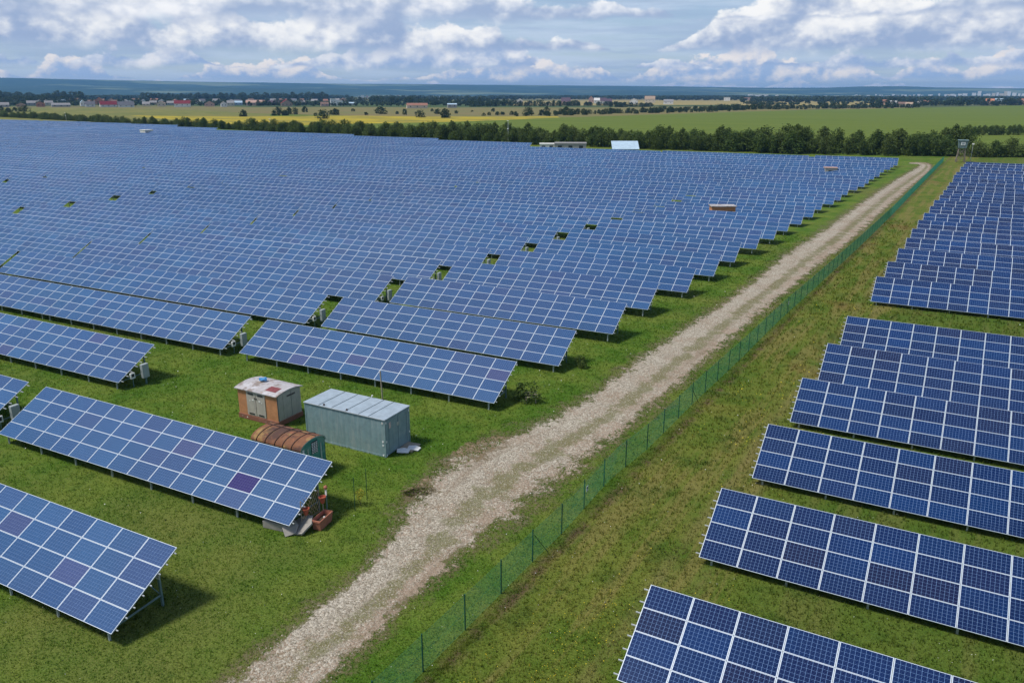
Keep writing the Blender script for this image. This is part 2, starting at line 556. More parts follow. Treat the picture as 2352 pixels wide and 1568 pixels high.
M = {}
M['ground'] = mat('grass_ground', ground_fn)
M['road'] = mat('gravel', road_fn)
M['lime'] = mat('green_crop', field_fn((0.105, 0.150, 0.024), (0.135, 0.172, 0.032), (0.085, 0.130, 0.020), 0.006, 0.09, R(3)))
M['gold'] = mat('yellow_meadow', field_fn((0.44, 0.34, 0.030), (0.20, 0.19, 0.045), (0.50, 0.38, 0.02), 0.02, 0.05))
M['fawn'] = mat('fawn_meadow', field_fn((0.20, 0.165, 0.070), (0.165, 0.165, 0.060), (0.25, 0.19, 0.10), 0.006, 0.03, R(-30)))
M['olive'] = mat('olive_meadow', field_fn((0.135, 0.155, 0.045), (0.20, 0.19, 0.055), (0.26, 0.22, 0.05), 0.008, 0.04, R(-30)))
M['wheat'] = mat('stubble', field_fn((0.34, 0.27, 0.11), (0.26, 0.22, 0.09), (0.20, 0.19, 0.07), 0.003, 0.02))
M['pale'] = mat('pale_far_field', field_fn((0.30, 0.27, 0.20), (0.20, 0.20, 0.13), (0.12, 0.15, 0.08), 0.001, 0.01))
LIP_L = (0.0130, 0.0185)
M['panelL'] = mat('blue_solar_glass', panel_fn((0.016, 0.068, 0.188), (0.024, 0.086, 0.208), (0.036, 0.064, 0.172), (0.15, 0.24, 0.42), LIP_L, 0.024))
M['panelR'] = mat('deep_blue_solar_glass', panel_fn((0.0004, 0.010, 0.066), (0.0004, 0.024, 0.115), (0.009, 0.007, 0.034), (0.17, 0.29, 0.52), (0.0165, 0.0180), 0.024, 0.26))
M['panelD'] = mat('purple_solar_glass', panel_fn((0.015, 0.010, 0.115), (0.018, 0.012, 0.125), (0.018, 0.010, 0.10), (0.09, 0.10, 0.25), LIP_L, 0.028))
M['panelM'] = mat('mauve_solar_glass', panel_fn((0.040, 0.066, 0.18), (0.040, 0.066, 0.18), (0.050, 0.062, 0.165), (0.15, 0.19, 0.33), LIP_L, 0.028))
M['back'] = plain('panel_backsheet', (0.30, 0.31, 0.33), 0.8)
M['steel'] = plain('galvanised_steel', (0.42, 0.47, 0.48), 0.5, 0.5, 0.3)
M['steelg'] = plain('green_grey_steel', (0.16, 0.25, 0.25), 0.5, 0.4, 0.2)
M['alu'] = plain('aluminium_rail', (0.66, 0.68, 0.70), 0.4, 0.5, 0.3, 0.1)
M['inv'] = plain('cabinet_paint', (0.36, 0.40, 0.40), 0.5, 0.4, 0.0, 0.08)
M['white'] = plain('white_paint', (0.78, 0.78, 0.76), 0.6, 0.3, 0.0, 0.08)
M['dark'] = plain('dark_rubber', (0.03, 0.03, 0.03), 0.7, 0.3)
M['fence'] = plain('green_fence_coating', (0.010, 0.165, 0.095), 0.5, 0.4, 0.0, 0.1)
M['post'] = plain('green_post_coating', (0.008, 0.070, 0.045), 0.5, 0.4, 0.0, 0.1)
M['bark'] = plain('bark', (0.10, 0.075, 0.05), 0.9, 0.1, 0.0, 0.4, 6.0, 0.5)
M['leafA'] = mat('dark_leaves', leaf_fn((0.044, 0.082, 0.017), (0.104, 0.150, 0.032), (0.105, 0.135, 0.034)))
M['leafB'] = mat('fresh_leaves', leaf_fn((0.055, 0.095, 0.018), (0.11, 0.15, 0.03), (0.07, 0.10, 0.02)))
M['leafC'] = mat('far_leaves', leaf_fn((0.022, 0.046, 0.014), (0.052, 0.080, 0.026), (0.036, 0.056, 0.022)))
M['leafY'] = mat('yellow_leaves', leaf_fn((0.30, 0.30, 0.03), (0.45, 0.42, 0.05), (0.35, 0.33, 0.04)))
M['grass'] = mat('grass_blades')


def grass_fn(t):
    p = t.pos()
    x, y, z = t.sep(p)
    fx = t.sub(x, t.add(-15.4, t.mul(y, 0.066)))
    r = t.n('ShaderNodeNewGeometry').outputs['Random Per Island']
    mid = t.noise(p, 0.22, 5, 0.65)
    big = t.noise(p, 0.035, 4, 0.6)
    a = t.mix(t.ss(mid, 0.35, 0.68), (0.078, 0.172, 0.016), (0.160, 0.222, 0.036))
    a = t.mix(t.mul(t.ss(big, 0.56, 0.75), 0.45), a, (0.165, 0.160, 0.046))
    b = t.mix(t.ss(mid, 0.30, 0.66), (0.088, 0.160, 0.016), (0.180, 0.205, 0.034))
    b = t.mix(t.mul(t.ss(r, 0.80, 0.98), 0.6), b, (0.27, 0.215, 0.085))
    b = t.mix(t.mul(t.ss(t.noise(t.comb(t.mul(fx, 1.0), t.mul(y, 0.07), 3.0), 0.9, 4, 0.6), 0.48, 0.64), 0.5), b, (0.215, 0.185, 0.055))
    trk = t.m('EXPONENT', t.mul(t.m('POWER', t.div(t.sub(t.add(fx, t.mul(t.sub(mid, 0.5), 1.2)), 5.3), 0.45), 2.0), -1.0))
    trk = t.m('MAXIMUM', trk, t.m('EXPONENT', t.mul(t.m('POWER', t.div(t.sub(t.add(fx, t.mul(t.sub(mid, 0.5), 1.2)), 7.0), 0.35), 2.0), -1.0)))
    b = t.mix(t.mul(trk, 0.6), b, (0.260, 0.250, 0.085))
    b = t.mix(t.mul(t.ss(t.noise(p, 0.42, 5, 0.7), 0.52, 0.66), 0.6), b, (0.055, 0.095, 0.014))
    b = t.mix(t.mul(t.mul(t.ss(t.noise(p, 0.11, 3, 0.6), 0.57, 0.70), t.ss(y, 35.0, 70.0)), 0.55), b, (0.190, 0.120, 0.045))
    b = t.mix(t.mul(t.ss(fx, 8.0, 9.6), 0.55), b, (0.065, 0.130, 0.018))
    a = t.mix(t.mul(t.ss(t.noise(p, 0.55, 5, 0.7), 0.54, 0.68), 0.55), a, (0.050, 0.105, 0.012))
    g = t.mix(t.ss(fx, -0.5, 0.6), a, b)
    g = t.mix(1.0, g, t.mix(r, (0.68, 0.68, 0.68), (1.30, 1.30, 1.22)), 'MULTIPLY')
    tl = t.n('ShaderNodeBsdfTranslucent')
    t.put(tl.inputs[0], g)
    mx = t.n('ShaderNodeMixShader')
    mx.inputs[0].default_value = 0.45
    t.nt.links.new(t.bsdf(g, 0.7, 0.08), mx.inputs[1])
    t.nt.links.new(tl.outputs[0], mx.inputs[2])
    t.out(mx.outputs[0])


grass_fn_ready = NT(M['grass'].node_tree)
grass_fn(grass_fn_ready)

# ------------------------------------------------------------------ ground, road, fields, hills
GR = 15000


def disc(name, r_, z, m_, n=96):
    b = MB()
    rings = [0, 60, 200, 700, 2500, 7000, r_]
    for j in range(1, len(rings)):
        for k in range(n):
            a0, a1 = 2 * math.pi * k / n, 2 * math.pi * (k + 1) / n
            p = lambda rr, a: (rr * math.cos(a), rr * math.sin(a), z)
            if j == 1:
                b.poly([(0, 0, z), p(rings[1], a0), p(rings[1], a1)])
            else:
                b.poly([p(rings[j - 1], a0), p(rings[j], a0), p(rings[j], a1), p(rings[j - 1], a1)])
    me = b.mesh(name, m_)
    bm = bmesh.new(); bm.from_mesh(me); bmesh.ops.remove_doubles(bm, verts=bm.verts, dist=0.001); bm.to_mesh(me); bm.free()
    return put(name, me)


tag(disc('ground', GR, 0.0, M['ground']), 'grassy level ground of the solar farm and the plain beyond', None, None, 'structure')

ROAD = [  # left edge, right edge in the survey picture, from the near end to the bend
    ((330, 1760), (520, 1800)), ((520, 1568), (748, 1568)), ((700, 1415), (905, 1420)), ((850, 1285), (1045, 1290)), ((940, 1160), (1140, 1215)),
    ((1020, 1075), (1240, 1140)), ((1140, 1010), (1345, 1060)), ((1290, 945), (1440, 985)), ((1395, 878), (1525, 915)), ((1480, 815), (1600, 850)),
    ((1560, 760), (1670, 785)), ((1650, 700), (1745, 725)), ((1735, 640), (1820, 662)), ((1810, 580), (1895, 600)), ((1880, 535), (1958, 552)),
    ((1950, 485), (2010, 503)), ((2015, 440), (2063, 455)), ((2065, 408), (2105, 420)), ((2100, 388), (2134, 396)), ((2112, 380), (2140, 381)), ((2105, 377), (2128, 374)), ((2086, 376), (2092, 373))]
Lp = [at(*a) for a, b in ROAD]
Rp = [at(*b) for a, b in ROAD]


def catmull(P, n=8):
    out = []
    for i in range(len(P) - 1):
        p0, p1, p2, p3 = P[max(i - 1, 0)], P[i], P[i + 1], P[min(i + 2, len(P) - 1)]
        for k in range(n):
            s = k / n
            out.append(0.5 * ((2 * p1) + (p2 - p0) * s + (2 * p0 - 5 * p1 + 4 * p2 - p3) * s * s + (3 * p1 - p0 - 3 * p2 + p3) * s ** 3))
    out.append(P[-1])
    return out


Lc, Rc = catmull(Lp), catmull(Rp)
rv, rf, ruv = [], [], []
for i, (a, b) in enumerate(zip(Lc, Rc)):
    e = (b - a) * 0.26
    for k in range(5):
        q = (a - e).lerp(b + e, k / 4)
        rv.append((q.x, q.y, 0.006))
        ruv.append((k / 4, i * 0.1))
for i in range(len(Lc) - 1):
    for k in range(4):
        rf.append((i * 5 + k, i * 5 + k + 1, (i + 1) * 5 + k + 1, (i + 1) * 5 + k))
me = bpy.data.meshes.new('dirt_road')
me.from_pydata(rv, [], rf)
ul = me.uv_layers.new(name='UVMap')
for lp in me.loops:
    ul.data[lp.index].uv = ruv[lp.vertex_index]
me.materials.append(M['road'])
tag(put('dirt_road', me), 'pale gravel track running beside the green wire fence', None, None, 'structure')
# bare worn soil left of the track
def soil_fn(t):
    uv = t.n('ShaderNodeTexCoord').outputs['UV']
    u, v, _ = t.sep(uv)
    p = t.pos()
    n = t.noise(p, 0.9, 6, 0.7)
    al = t.ss(t.add(u, t.mul(t.sub(n, 0.5), 1.3)), 0.26, 0.46)
    c_ = t.mix(t.ss(t.noise(p, 2.2, 5, 0.7), 0.35, 0.65), (0.30, 0.205, 0.140), (0.19, 0.135, 0.075))
    st = t.n('ShaderNodeTexVoronoi')
    t.put(st.inputs['Vector'], p)
    st.inputs['Scale'].default_value = 17.0
    r1, r2, r3 = t.sep(st.outputs['Color'])
    c_ = t.mix(t.mul(t.ss(r1, 0.75, 0.95), 0.6), c_, (0.50, 0.45, 0.36))
    c_ = t.mix(t.mul(t.ss(t.noise(p, 1.7, 5, 0.7), 0.50, 0.62), 0.7), c_, (0.10, 0.125, 0.03))
    mx = t.n('ShaderNodeMixShader')
    t.put(mx.inputs[0], al)
    t.nt.links.new(t.n('ShaderNodeBsdfTransparent').outputs[0], mx.inputs[1])
    t.nt.links.new(t.bsdf(c_, 0.95, 0.1), mx.inputs[2])
    t.out(mx.outputs[0])


M['soilpatch'] = mat('bare_soil', soil_fn)
for (pcx, pcy, ra, rb_, lab) in ((1118, 1032, 2.8, 1.2, 'bare pinkish soil patch left of the track near the container'), (1005, 1110, 2.0, 0.9, 'stony soil spreading left off the near bend of the track'), (962, 1135, 1.0, 0.7, 'small bare earth patch in the grass left of the bend')):
    c0 = at(pcx, pcy)
    vs, uvs, fs = [(c0.x, c0.y, 0.003)], [1.0], []
    for k in range(20):
        a_ = 2 * math.pi * k / 20
        lx, ly = math.cos(a_) * rb_ * 1.6, math.sin(a_) * ra * 1.6
        vs.append((c0.x + lx * 0.94 - ly * -0.34, c0.y + ly * 0.94 + lx * -0.34, 0.003)); uvs.append(0.0)
        fs.append((0, k + 1, (k + 1) % 20 + 1))
    me = bpy.data.meshes.new('soil')
    me.from_pydata(vs, [], fs)
    ul = me.uv_layers.new(name='UVMap')
    for lp in me.loops: ul.data[lp.index].uv = (uvs[lp.vertex_index], 0)
    me.materials.append(M['soilpatch'])
    tag(put('soil', me), lab, None, None, 'structure')


def sheet(name, pts, z, m_, label):
    b = MB()
    b.poly([at(px, py) + Vector((0, 0, z)) for px, py in pts])
    o = b.build(name, m_)
    return tag(o, label, None, None, 'structure')


def chain(lo, hi):
    return lo + hi[::-1]


sheet('field', chain([(930, 330), (1500, 352), (2100, 352), (2600, 345)], [(640, 289), (1000, 281), (1110, 278), (1300, 270), (1500, 264), (1750, 256), (2100, 248), (2352, 242.5), (2600, 238)]), 0.05, M['lime'], 'bright green crop field behind the tree belt')
sheet('field', chain([(560, 292), (800, 296), (1120, 282), (1300, 276)], [(300, 266), (560, 268), (800, 266), (1000, 268), (1280, 268)]), 0.04, M['gold'], 'strip of yellow flowering weeds behind the tree belt')
sheet('field', chain([(-60, 290), (300, 290), (620, 285), (620, 262), (1000, 270), (1300, 270), (1900, 251), (1905, 247)], [(-60, 246.5), (400, 246.5), (800, 246), (1000, 247), (1400, 247), (1700, 244), (1850, 243)]), 0.02, M['fawn'], 'fawn and green meadow in front of the village')
sheet('field', chain([(-60, 290), (340, 290), (620, 284)], [(-60, 248), (200, 249), (420, 252), (620, 262)]), 0.03, M['olive'], 'olive meadow at the far left below the village')
sheet('field', chain([(1180, 243), (1700, 241)], [(1120, 233), (1350, 231), (1700, 231.5)]), 0.06, M['wheat'], 'straw coloured field behind the hedges in the middle distance')
sheet('field', chain([(1700, 243), (2010, 242), (2120, 240)], [(1690, 233), (1850, 231.5), (2000, 233.5), (2090, 236)]), 0.07, M['wheat'], 'golden field behind the hedge on the right')
sheet('field', chain([(850, 224), (1130, 226)], [(800, 219.4), (1130, 219.4)]), 0.3, M['pale'], 'pale far field round the distant town')

# hills: polar grid, two ridges
PROF = [(-600, 189), (0, 190), (150, 191), (300, 193), (600, 195.5), (800, 197), (1000, 197.5), (1200, 199), (1400, 200), (1600, 202), (1800, 204.5), (1900, 204), (1980, 201.5), (2060, 201.5), (2150, 204), (2352, 206), (2900, 205)]


def prof(px):
    for (a, ya), (b, yb) in zip(PROF, PROF[1:]):
        if a <= px <= b:
            return ya + (yb - ya) * (px - a) / (b - a)
    return PROF[0][1] if px < PROF[0][0] else PROF[-1][1]


def hill_h(px, r_):
    z1 = (217.0 - prof(px)) / FPX * 10500 + CAMZ
    wv = 0.5 + 0.5 * math.sin(px * 0.006 + 1.0)
    a = min(1, max(0, (r_ - 5600 - 700 * wv) / 2200)); a = a * a * (3 - 2 * a)
    b = min(1, max(0, (r_ - 8400) / 2100)); b = b * b * (3 - 2 * b)
    nz = math.sin(px * 0.021 + r_ * 0.0013) * 5 + math.sin(px * 0.047 - r_ * 0.002) * 3
    fr = 0.46 if px < 1500 else 0.46 - 0.26 * min(1, (px - 1500) / 500)
    return max(0.0, z1 * (fr * a + (1 - fr) * b) + nz * a * (1 - b * 0.8)) * (1 if a > 0 else 0)


hv, hf = [], []
PX = list(range(-900, 3300, 28))
RR = [5500 + 260 * i for i in range(23)] + [12200, 13500, 14800]
for r_ in RR:
    for px in PX:
        d = ray(px, 216)
        d = Vector((d.x, d.y)).normalized()
        hh = hill_h(px, min(r_, 11000)) if r_ > 5600 else -2.0
        if r_ > 11300: hh *= 1 - (r_ - 11300) / 7000
        hv.append((d.x * r_, d.y * r_, hh if hh > 0 else -2.0))
for i in range(len(RR) - 1):
    for k in range(len(PX) - 1):
        n_ = len(PX)
        hf.append((i * n_ + k, i * n_ + k + 1, (i + 1) * n_ + k + 1, (i + 1) * n_ + k))
me = bpy.data.meshes.new('hills')
me.from_pydata(hv, [], hf)
me.polygons.foreach_set('use_smooth', [True] * len(hf))


def hills_fn(t):
    p = t.pos()
    x, y, z = t.sep(p)
    u = t.add(t.mul(x, 0.887), t.mul(y, 0.461))
    v = t.sub(t.mul(y, 0.887), t.mul(x, 0.461))
    n = t.noise(t.comb(t.mul(u, 0.0007), t.mul(v, 0.0016), 1.0), 1.0, 7, 0.6)
    n2 = t.noise(t.comb(t.mul(u, 0.0035), t.mul(v, 0.008), 1.0), 1.0, 7, 0.7)
    c_ = t.mix(t.ss(n2, 0.3, 0.7), (0.018, 0.046, 0.046), (0.056, 0.096, 0.070))
    c_ = t.mix(t.mul(t.ss(n, 0.53, 0.62), 0.8), c_, (0.20, 0.24, 0.14))
    t.out(t.bsdf(c_, 1.0, 0.0))


me.materials.append(mat('hill_forest', hills_fn))
tag(put('hills', me), 'long low wooded hills along the horizon', None, None, 'structure')

# ------------------------------------------------------------------ solar tables
CW, RS, TILT = 1.67, 0.979, R(29.76)
CWR = 1.728
CT, ST = math.cos(TILT), math.sin(TILT)


def slope(u, v, h=0.0):      # point on the module plane: u along the row, v up the slope, h above the plane
    return Vector((u, v * CT - h * ST, v * ST + h * CT))


def panel_mesh(name, u0, u1, v0, v1, nu, nv, m_):
    """framed module (or a run of modules): thick slab with module uv on its face"""
    T = 0.04
    v_ = [slope(u0, v0, -T), slope(u1, v0, -T), slope(u1, v1, -T), slope(u0, v1, -T), slope(u0, v0), slope(u1, v0), slope(u1, v1), slope(u0, v1)]
    f_ = [(4, 5, 6, 7), (0, 3, 2, 1), (0, 1, 5, 4), (1, 2, 6, 5), (2, 3, 7, 6), (3, 0, 4, 7)]
    me = bpy.data.meshes.new(name)
    me.from_pydata([tuple(p) for p in v_], [], f_)
    uv = me.uv_layers.new(name='UVMap')
    for p in me.polygons:
        for j, li in enumerate(p.loop_indices):
            if p.index == 0:
                uv.data[li].uv = ((0, 0), (nu, 0), (nu, nv), (0, nv))[j]
            else:
                uv.data[li].uv = (0.001, 0.001)
    me.materials.append(m_)
    me.materials.append(M['back'])
    me.polygons[1].material_index = 1
    return me


def copy_tree(o, parent=None):
    c_ = o.copy()
    col.objects.link(c_)
    c_.parent = parent
    for ch in kids.get(o.name, []):
        d_ = copy_tree(ch, c_)
    if o.name in kids:
        kids[c_.name] = [x for x in c_.children]
    return c_


kids = {}


def leg_positions(n, cw, step=3.3):
    L = n * cw
    k = max(2, round(L / step))
    return [0.55 + (L - 1.1) * i / k for i in range(k + 1)]


MESH = {}


def table_parts(nc, cw, pm, detail, zb, rails_left, rails_right):
    """table with origin on the ground below its lower left corner; returns mesh list [(name, mesh, offset)]"""
    key = (nc, cw, detail, zb, rails_left, rails_right)
    if key in MESH: return MESH[key]
    out = []
    off = Vector((0, 0, zb))
    L = nc * cw
    if detail:
        one = panel_mesh('solar_panel', 0.008, cw - 0.008, 0.006, RS - 0.006, 1, 1, pm)
        for j in range(4):
            for i in range(nc):
                out.append(('solar_panel', one, off + slope(i * cw, j * RS)))
    else:
        out.append(('panel_array', panel_mesh('panel_array', 0, L, 0, 4 * RS, nc, 4, pm), off))
    rl = MB()
    rm = rl.bar((-rails_left, 0, 0), (L + rails_right, 0, 0), 0.035, 0.045).mesh('rail', M['alu'])
    lx = leg_positions(nc, cw)
    yf, yr = 0.25, 2.75
    zf, zr = zb + yf * math.tan(TILT) - 0.14, zb + yr * math.tan(TILT) - 0.14
    leg1 = MB().box((0, 0, zf / 2 - 0.05), (0.09, 0.07, zf + 0.1)).mesh('leg', M['steel'])
    leg2 = MB().box((0, 0, zr / 2 - 0.05), (0.10, 0.08, zr + 0.1)).mesh('leg', M['steelg'])
    br = MB()
    br.bar((0, yf, 0.42), (0, yr, 0.52), 0.06)
    br.bar((0, yf, zf), (0, yr + 0.45, zr + 0.45 * math.tan(TILT) - 0.0), 0.06, 0.08)
    brm = br.mesh('brace', M['steelg'])
    dg = MB().bar((0, 0, 0), (min(3.0, L / 7), 0, 1.2), 0.035).mesh('tie', M['steelg'])
    if detail:
        for j in range(4):
            for q in (0.22, 0.76):
                out.append(('rail', rm, off + slope(0, (j + q) * RS, -0.07)))
        for x_ in lx:
            out.append(('leg', leg1, Vector((x_, yf, 0))))
            out.append(('leg', leg2, Vector((x_, yr, 0))))
            out.append(('brace', brm, Vector((x_, 0, 0))))
        out.append(('tie', dg, Vector((lx[0], yr, 0.5))))
        mir = MB().bar((0, 0, 0), (-min(3.0, L / 7), 0, 1.2), 0.035).mesh('tie', M['steelg'])
        out.append(('tie', mir, Vector((lx[-1], yr, 0.5))))
    else:
        sf = MB()
        for x_ in lx:
            sf.box((x_, yf, zf / 2), (0.09, 0.07, zf))
            sf.box((x_, yr, zr / 2), (0.10, 0.08, zr))
            sf.bar((x_, yf, 0.42), (x_, yr, 0.52), 0.06)
        for j in range(4):
            a = off + slope(-rails_left, (j + 0.5) * RS, -0.07)
            b = off + slope(L + rails_right, (j + 0.5) * RS, -0.07)
            sf.bar(a, b, 0.04)
        out.append(('support_frame', sf.mesh('support_frame', M['steel']), Vector((0, 0, 0))))
    MESH[key] = out
    return out


ntab = [0]


def table(x_right, y, nc, label, cw=CW, zb=0.65, pm=None, detail=False, rz=0.0, group='solar tables of the left field', rl=0.12, rr=0.12, z=0.0):
    pm = pm or M['panelL']
    root = empty('solar_table', (x_right - nc * cw * math.cos(rz), y - nc * cw * math.sin(rz), z), rz)
    tag(root, label, 'solar table', group)
    ps = []
    for nm, me_, off in table_parts(nc, cw, pm, detail, zb, rl, rr):
        ps.append(put(nm, me_, root, off))
    ntab[0] += 1
    return root, ps


ORD = ['first', 'second', 'third', 'fourth', 'fifth', 'sixth', 'seventh', 'eighth', 'ninth', 'tenth', 'eleventh', 'twelfth', 'thirteenth', 'fourteenth', 'fifteenth', 'sixteenth', 'seventeenth', 'eighteenth', 'nineteenth', 'twentieth', 'twenty-first', 'twenty-second', 'twenty-third', 'twenty-fourth', 'twenty-fifth', 'twenty-sixth', 'twenty-seventh', 'twenty-eighth', 'twenty-ninth', 'thirtieth', 'thirty-first', 'thirty-second', 'thirty-third', 'thirty-fourth', 'thirty-fifth', 'thirty-sixth', 'thirty-seventh', 'thirty-eighth', 'thirty-ninth', 'fortieth']
PLACE = ['beside the track', 'one block in from the track', 'two blocks in from the track', 'three blocks in from the track', 'four blocks in from the track', 'five blocks in from the track', 'six blocks in from the track', 'seven blocks in from the track', 'eight blocks in', 'nine blocks in', 'ten blocks in', 'eleven blocks in', 'twelve blocks in', 'thirteen blocks in', 'fourteen blocks in']
YL = [15.63, 24.90, 34.25, 43.35, 52.35] + [52.35 + 9.1 * i for i in range(1, 34)]


def xr0(k):
    fixed = {0: -25.53, 1: -25.04, 2: -24.45, 3: -23.87, 4: -23.15}
    if k in fixed: return fixed[k]
    Y = YL[k]
    return -26.55 + 0.0685 * Y


def ymax(x):
    P_ = [(-900, 362), (-560, 362), (-500, 352), (-420, 345), (-370, 322), (-300, 306), (-200, 296), (-160, 291), (-155, 268), (100, 274)]
    for (a, ya), (b, yb) in zip(P_, P_[1:]):
        if a <= x <= b: return ya + (yb - ya) * (x - a) / (b - a)
    return 270


def visible(x0, x1, y):
    for x in (x0, (x0 + x1) / 2, x1):
        for yy, zz in ((y, 0.5), (y + 3.4, 2.6)):
            px, py = pix(x, yy, zz)
            if -170 < px < 2520 and py < 1750: return True
    return False


CUSTOM = {
    (0, 0): 'nearest left solar table, blue, with a number plate on its rear leg',
    (1, 0): 'light blue solar table with one dark purple panel, in front of the rusty caravan',
    (3, 0): 'long blue solar table directly behind the blue-grey container',
    (4, 0): 'blue solar table close behind the one beyond the container, track side',
    (1, 1): 'solar table corner at the left edge, next to the row with the purple panel',
    (2, 1): 'solar table at far left ending in a grey cabinet above open grass',
    (3, 1): 'solar table left of the one behind the container, ending at the narrow gap',
}
cab_spots = []
GAPS = [(-137.5, 1.9), (-186, 1.9), (-239, 0.3), (-292, 0.3), (-345, 2.4), (-398, 0.3), (-451, 0.3), (-504, 0.3), (-557, 0.3), (-610, 0.3), (-663, 0.3), (-716, 0.3), (-769, 0.3), (-822, 0.3), (-875, 0.3)]
tabs = {}
for k, Y in enumerate(YL):
    jr = random.Random(100 + k)
    x = xr0(k)
    dz = 0.0 if k < 5 else jr.uniform(-0.16, 0.16)
    dy_ = 0.0 if k < 5 else jr.uniform(-0.12, 0.12)
    rowname = ORD[k] + ' row'
    if k > 4: x += jr.uniform(-0.35, 0.35)
    n = 14
    colno = 0
    right = x
    while right > -620 and colno < 15:
        left = right - n * CW
        if not (colno == 0 and k == 2) and Y + 3.4 < ymax((left + right) / 2 if colno else right) and visible(left, right, Y):
            detail = k <= 6 and colno <= 1
            zt = dz + (0.0 if k < 5 else math.sin(left * 0.021 + Y * 0.03) * 0.18)
            pieces = [(right, n)]
            if detail and n == 28: pieces = [(right, 14), (right - 14 * CW - 0.02, 14)]
            for pi, (xr_, nn) in enumerate(pieces):
                if pi and not visible(xr_ - nn * CW, xr_, Y): continue
                lab = CUSTOM.get((k, colno + pi)) if pi == 0 else None
                if not lab:
                    lab = 'solar table, left field, %s from the front, %s' % (rowname, PLACE[colno])
                    if pi: lab = 'left half table, left field, %s from the front, %s' % (rowname, PLACE[colno])
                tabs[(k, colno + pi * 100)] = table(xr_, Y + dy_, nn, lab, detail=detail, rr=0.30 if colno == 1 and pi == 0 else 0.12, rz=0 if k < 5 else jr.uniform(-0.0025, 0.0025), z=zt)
            if colno == 1 and k <= 14: cab_spots.append((right, Y + dy_, k))
        gap = 1.85 if colno == 0 else 0.60
        n_next = 28
        if colno >= 2: gap = GAPS[colno - 2][1]
        if colno >= 1:
            lim = GAPS[colno - 1][0] + GAPS[colno - 1][1] / 2
            n_next = int((left - gap - lim) / CW + 0.5)
        if colno == 0 and k in (1, 2, 3, 4):
            right = {1: -50.2, 2: -49.78, 3: -49.13, 4: -48.35}[k]
        else:
            right = left - gap
        n = max(6, n_next)
        if colno >= 2: right = GAPS[colno - 2][0] - GAPS[colno - 2][1] / 2
        colno += 1
# single odd modules
r_, ps = tabs[(1, 0)]
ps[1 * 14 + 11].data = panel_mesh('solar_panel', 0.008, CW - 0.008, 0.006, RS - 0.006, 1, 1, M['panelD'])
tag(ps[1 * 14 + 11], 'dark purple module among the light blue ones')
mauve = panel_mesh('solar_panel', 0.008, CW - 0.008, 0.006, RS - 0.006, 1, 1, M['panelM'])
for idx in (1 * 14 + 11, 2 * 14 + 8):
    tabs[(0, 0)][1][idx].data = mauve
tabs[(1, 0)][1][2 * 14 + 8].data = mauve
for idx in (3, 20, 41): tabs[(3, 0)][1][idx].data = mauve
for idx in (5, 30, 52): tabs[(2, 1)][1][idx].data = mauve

# right field, seen across the fence
YAWR = R(-1.403)
YR = [13.4, 22.60, 31.82, 40.90, 50.01, 59.03, 68.09] + [86.20 + 9.1 * i for i in range(21)]
for k, Y in enumerate(YR):
    jr = random.Random(500 + k)
    xl = -8.93 + 0.0635 * Y + max(0, Y - 90) * 0.0062
    fixed = {22.60: -7.47, 31.82: -6.90, 40.90: -6.33, 50.01: -5.75, 59.03: -5.17, 68.09: -4.61, 86.20: -3.47}
    xl = fixed.get(Y, xl)
    if k > 8: xl += jr.uniform(-0.2, 0.2)
    if Y > 266: continue
    nm = 'deep blue solar table of the right field, %s row from the front' % (ORD[k - 1] if k else 'near corner')
    if k == 0:
        continue
    pieces = [xl] + ([xl + 14 * CWR + 0.5] if k >= 1 else [])
    for pi, xx in enumerate(pieces):
        if not visible(xx, xx + 14 * CWR, Y): continue
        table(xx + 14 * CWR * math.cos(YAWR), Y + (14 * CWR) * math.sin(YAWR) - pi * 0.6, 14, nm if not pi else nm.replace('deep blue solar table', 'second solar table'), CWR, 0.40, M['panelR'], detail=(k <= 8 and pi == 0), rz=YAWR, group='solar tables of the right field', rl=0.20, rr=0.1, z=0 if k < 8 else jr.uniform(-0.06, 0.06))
print('tables', ntab[0])

# inverter cabinets on the row ends behind the first gap
protoc = None
for i, (x, y, k) in enumerate(cab_spots):
    if protoc is None:
        root = empty('inverter_cabinet', (0, 0, 0))
        bevel(MB().box((0, 0, 1.05), (0.26, 0.54, 1.05)).build('cabinet', M['inv'], root), 0.02)
        MB().box((0.136, 0, 1.10), (0.012, 0.44, 0.90)).build('door', M['inv'], root)
        MB().box((0, 0, 0.26), (0.10, 0.10, 0.52)).build('pole', M['steelg'], root)
        MB().box((-0.30, -0.85, 0.85), (0.14, 0.36, 0.42)).build('meter_box', M['white'], root)
        MB().box((-0.225, -0.85, 0.88), (0.01, 0.20, 0.22)).build('meter_window', M['dark'], root)
        MB().bar((-0.30, -0.85, 0.62), (-0.30, -0.85, 0.0), 0.05).build('conduit', M['steelg'], root)
        protoc = root
        rt = root
        chs = list(root.children)
    else:
        rt = protoc.copy(); col.objects.link(rt)
        for c_ in protoc.children:
            d_ = c_.copy(); col.objects.link(d_); d_.parent = rt
    rt.location = (x + 0.44, y + 1.95, 0)
    tag(rt, 'grey inverter cabinet in the aisle at the right end of the %s row' % ORD[k], 'cabinet', 'inverter cabinets in the aisle of the left field')

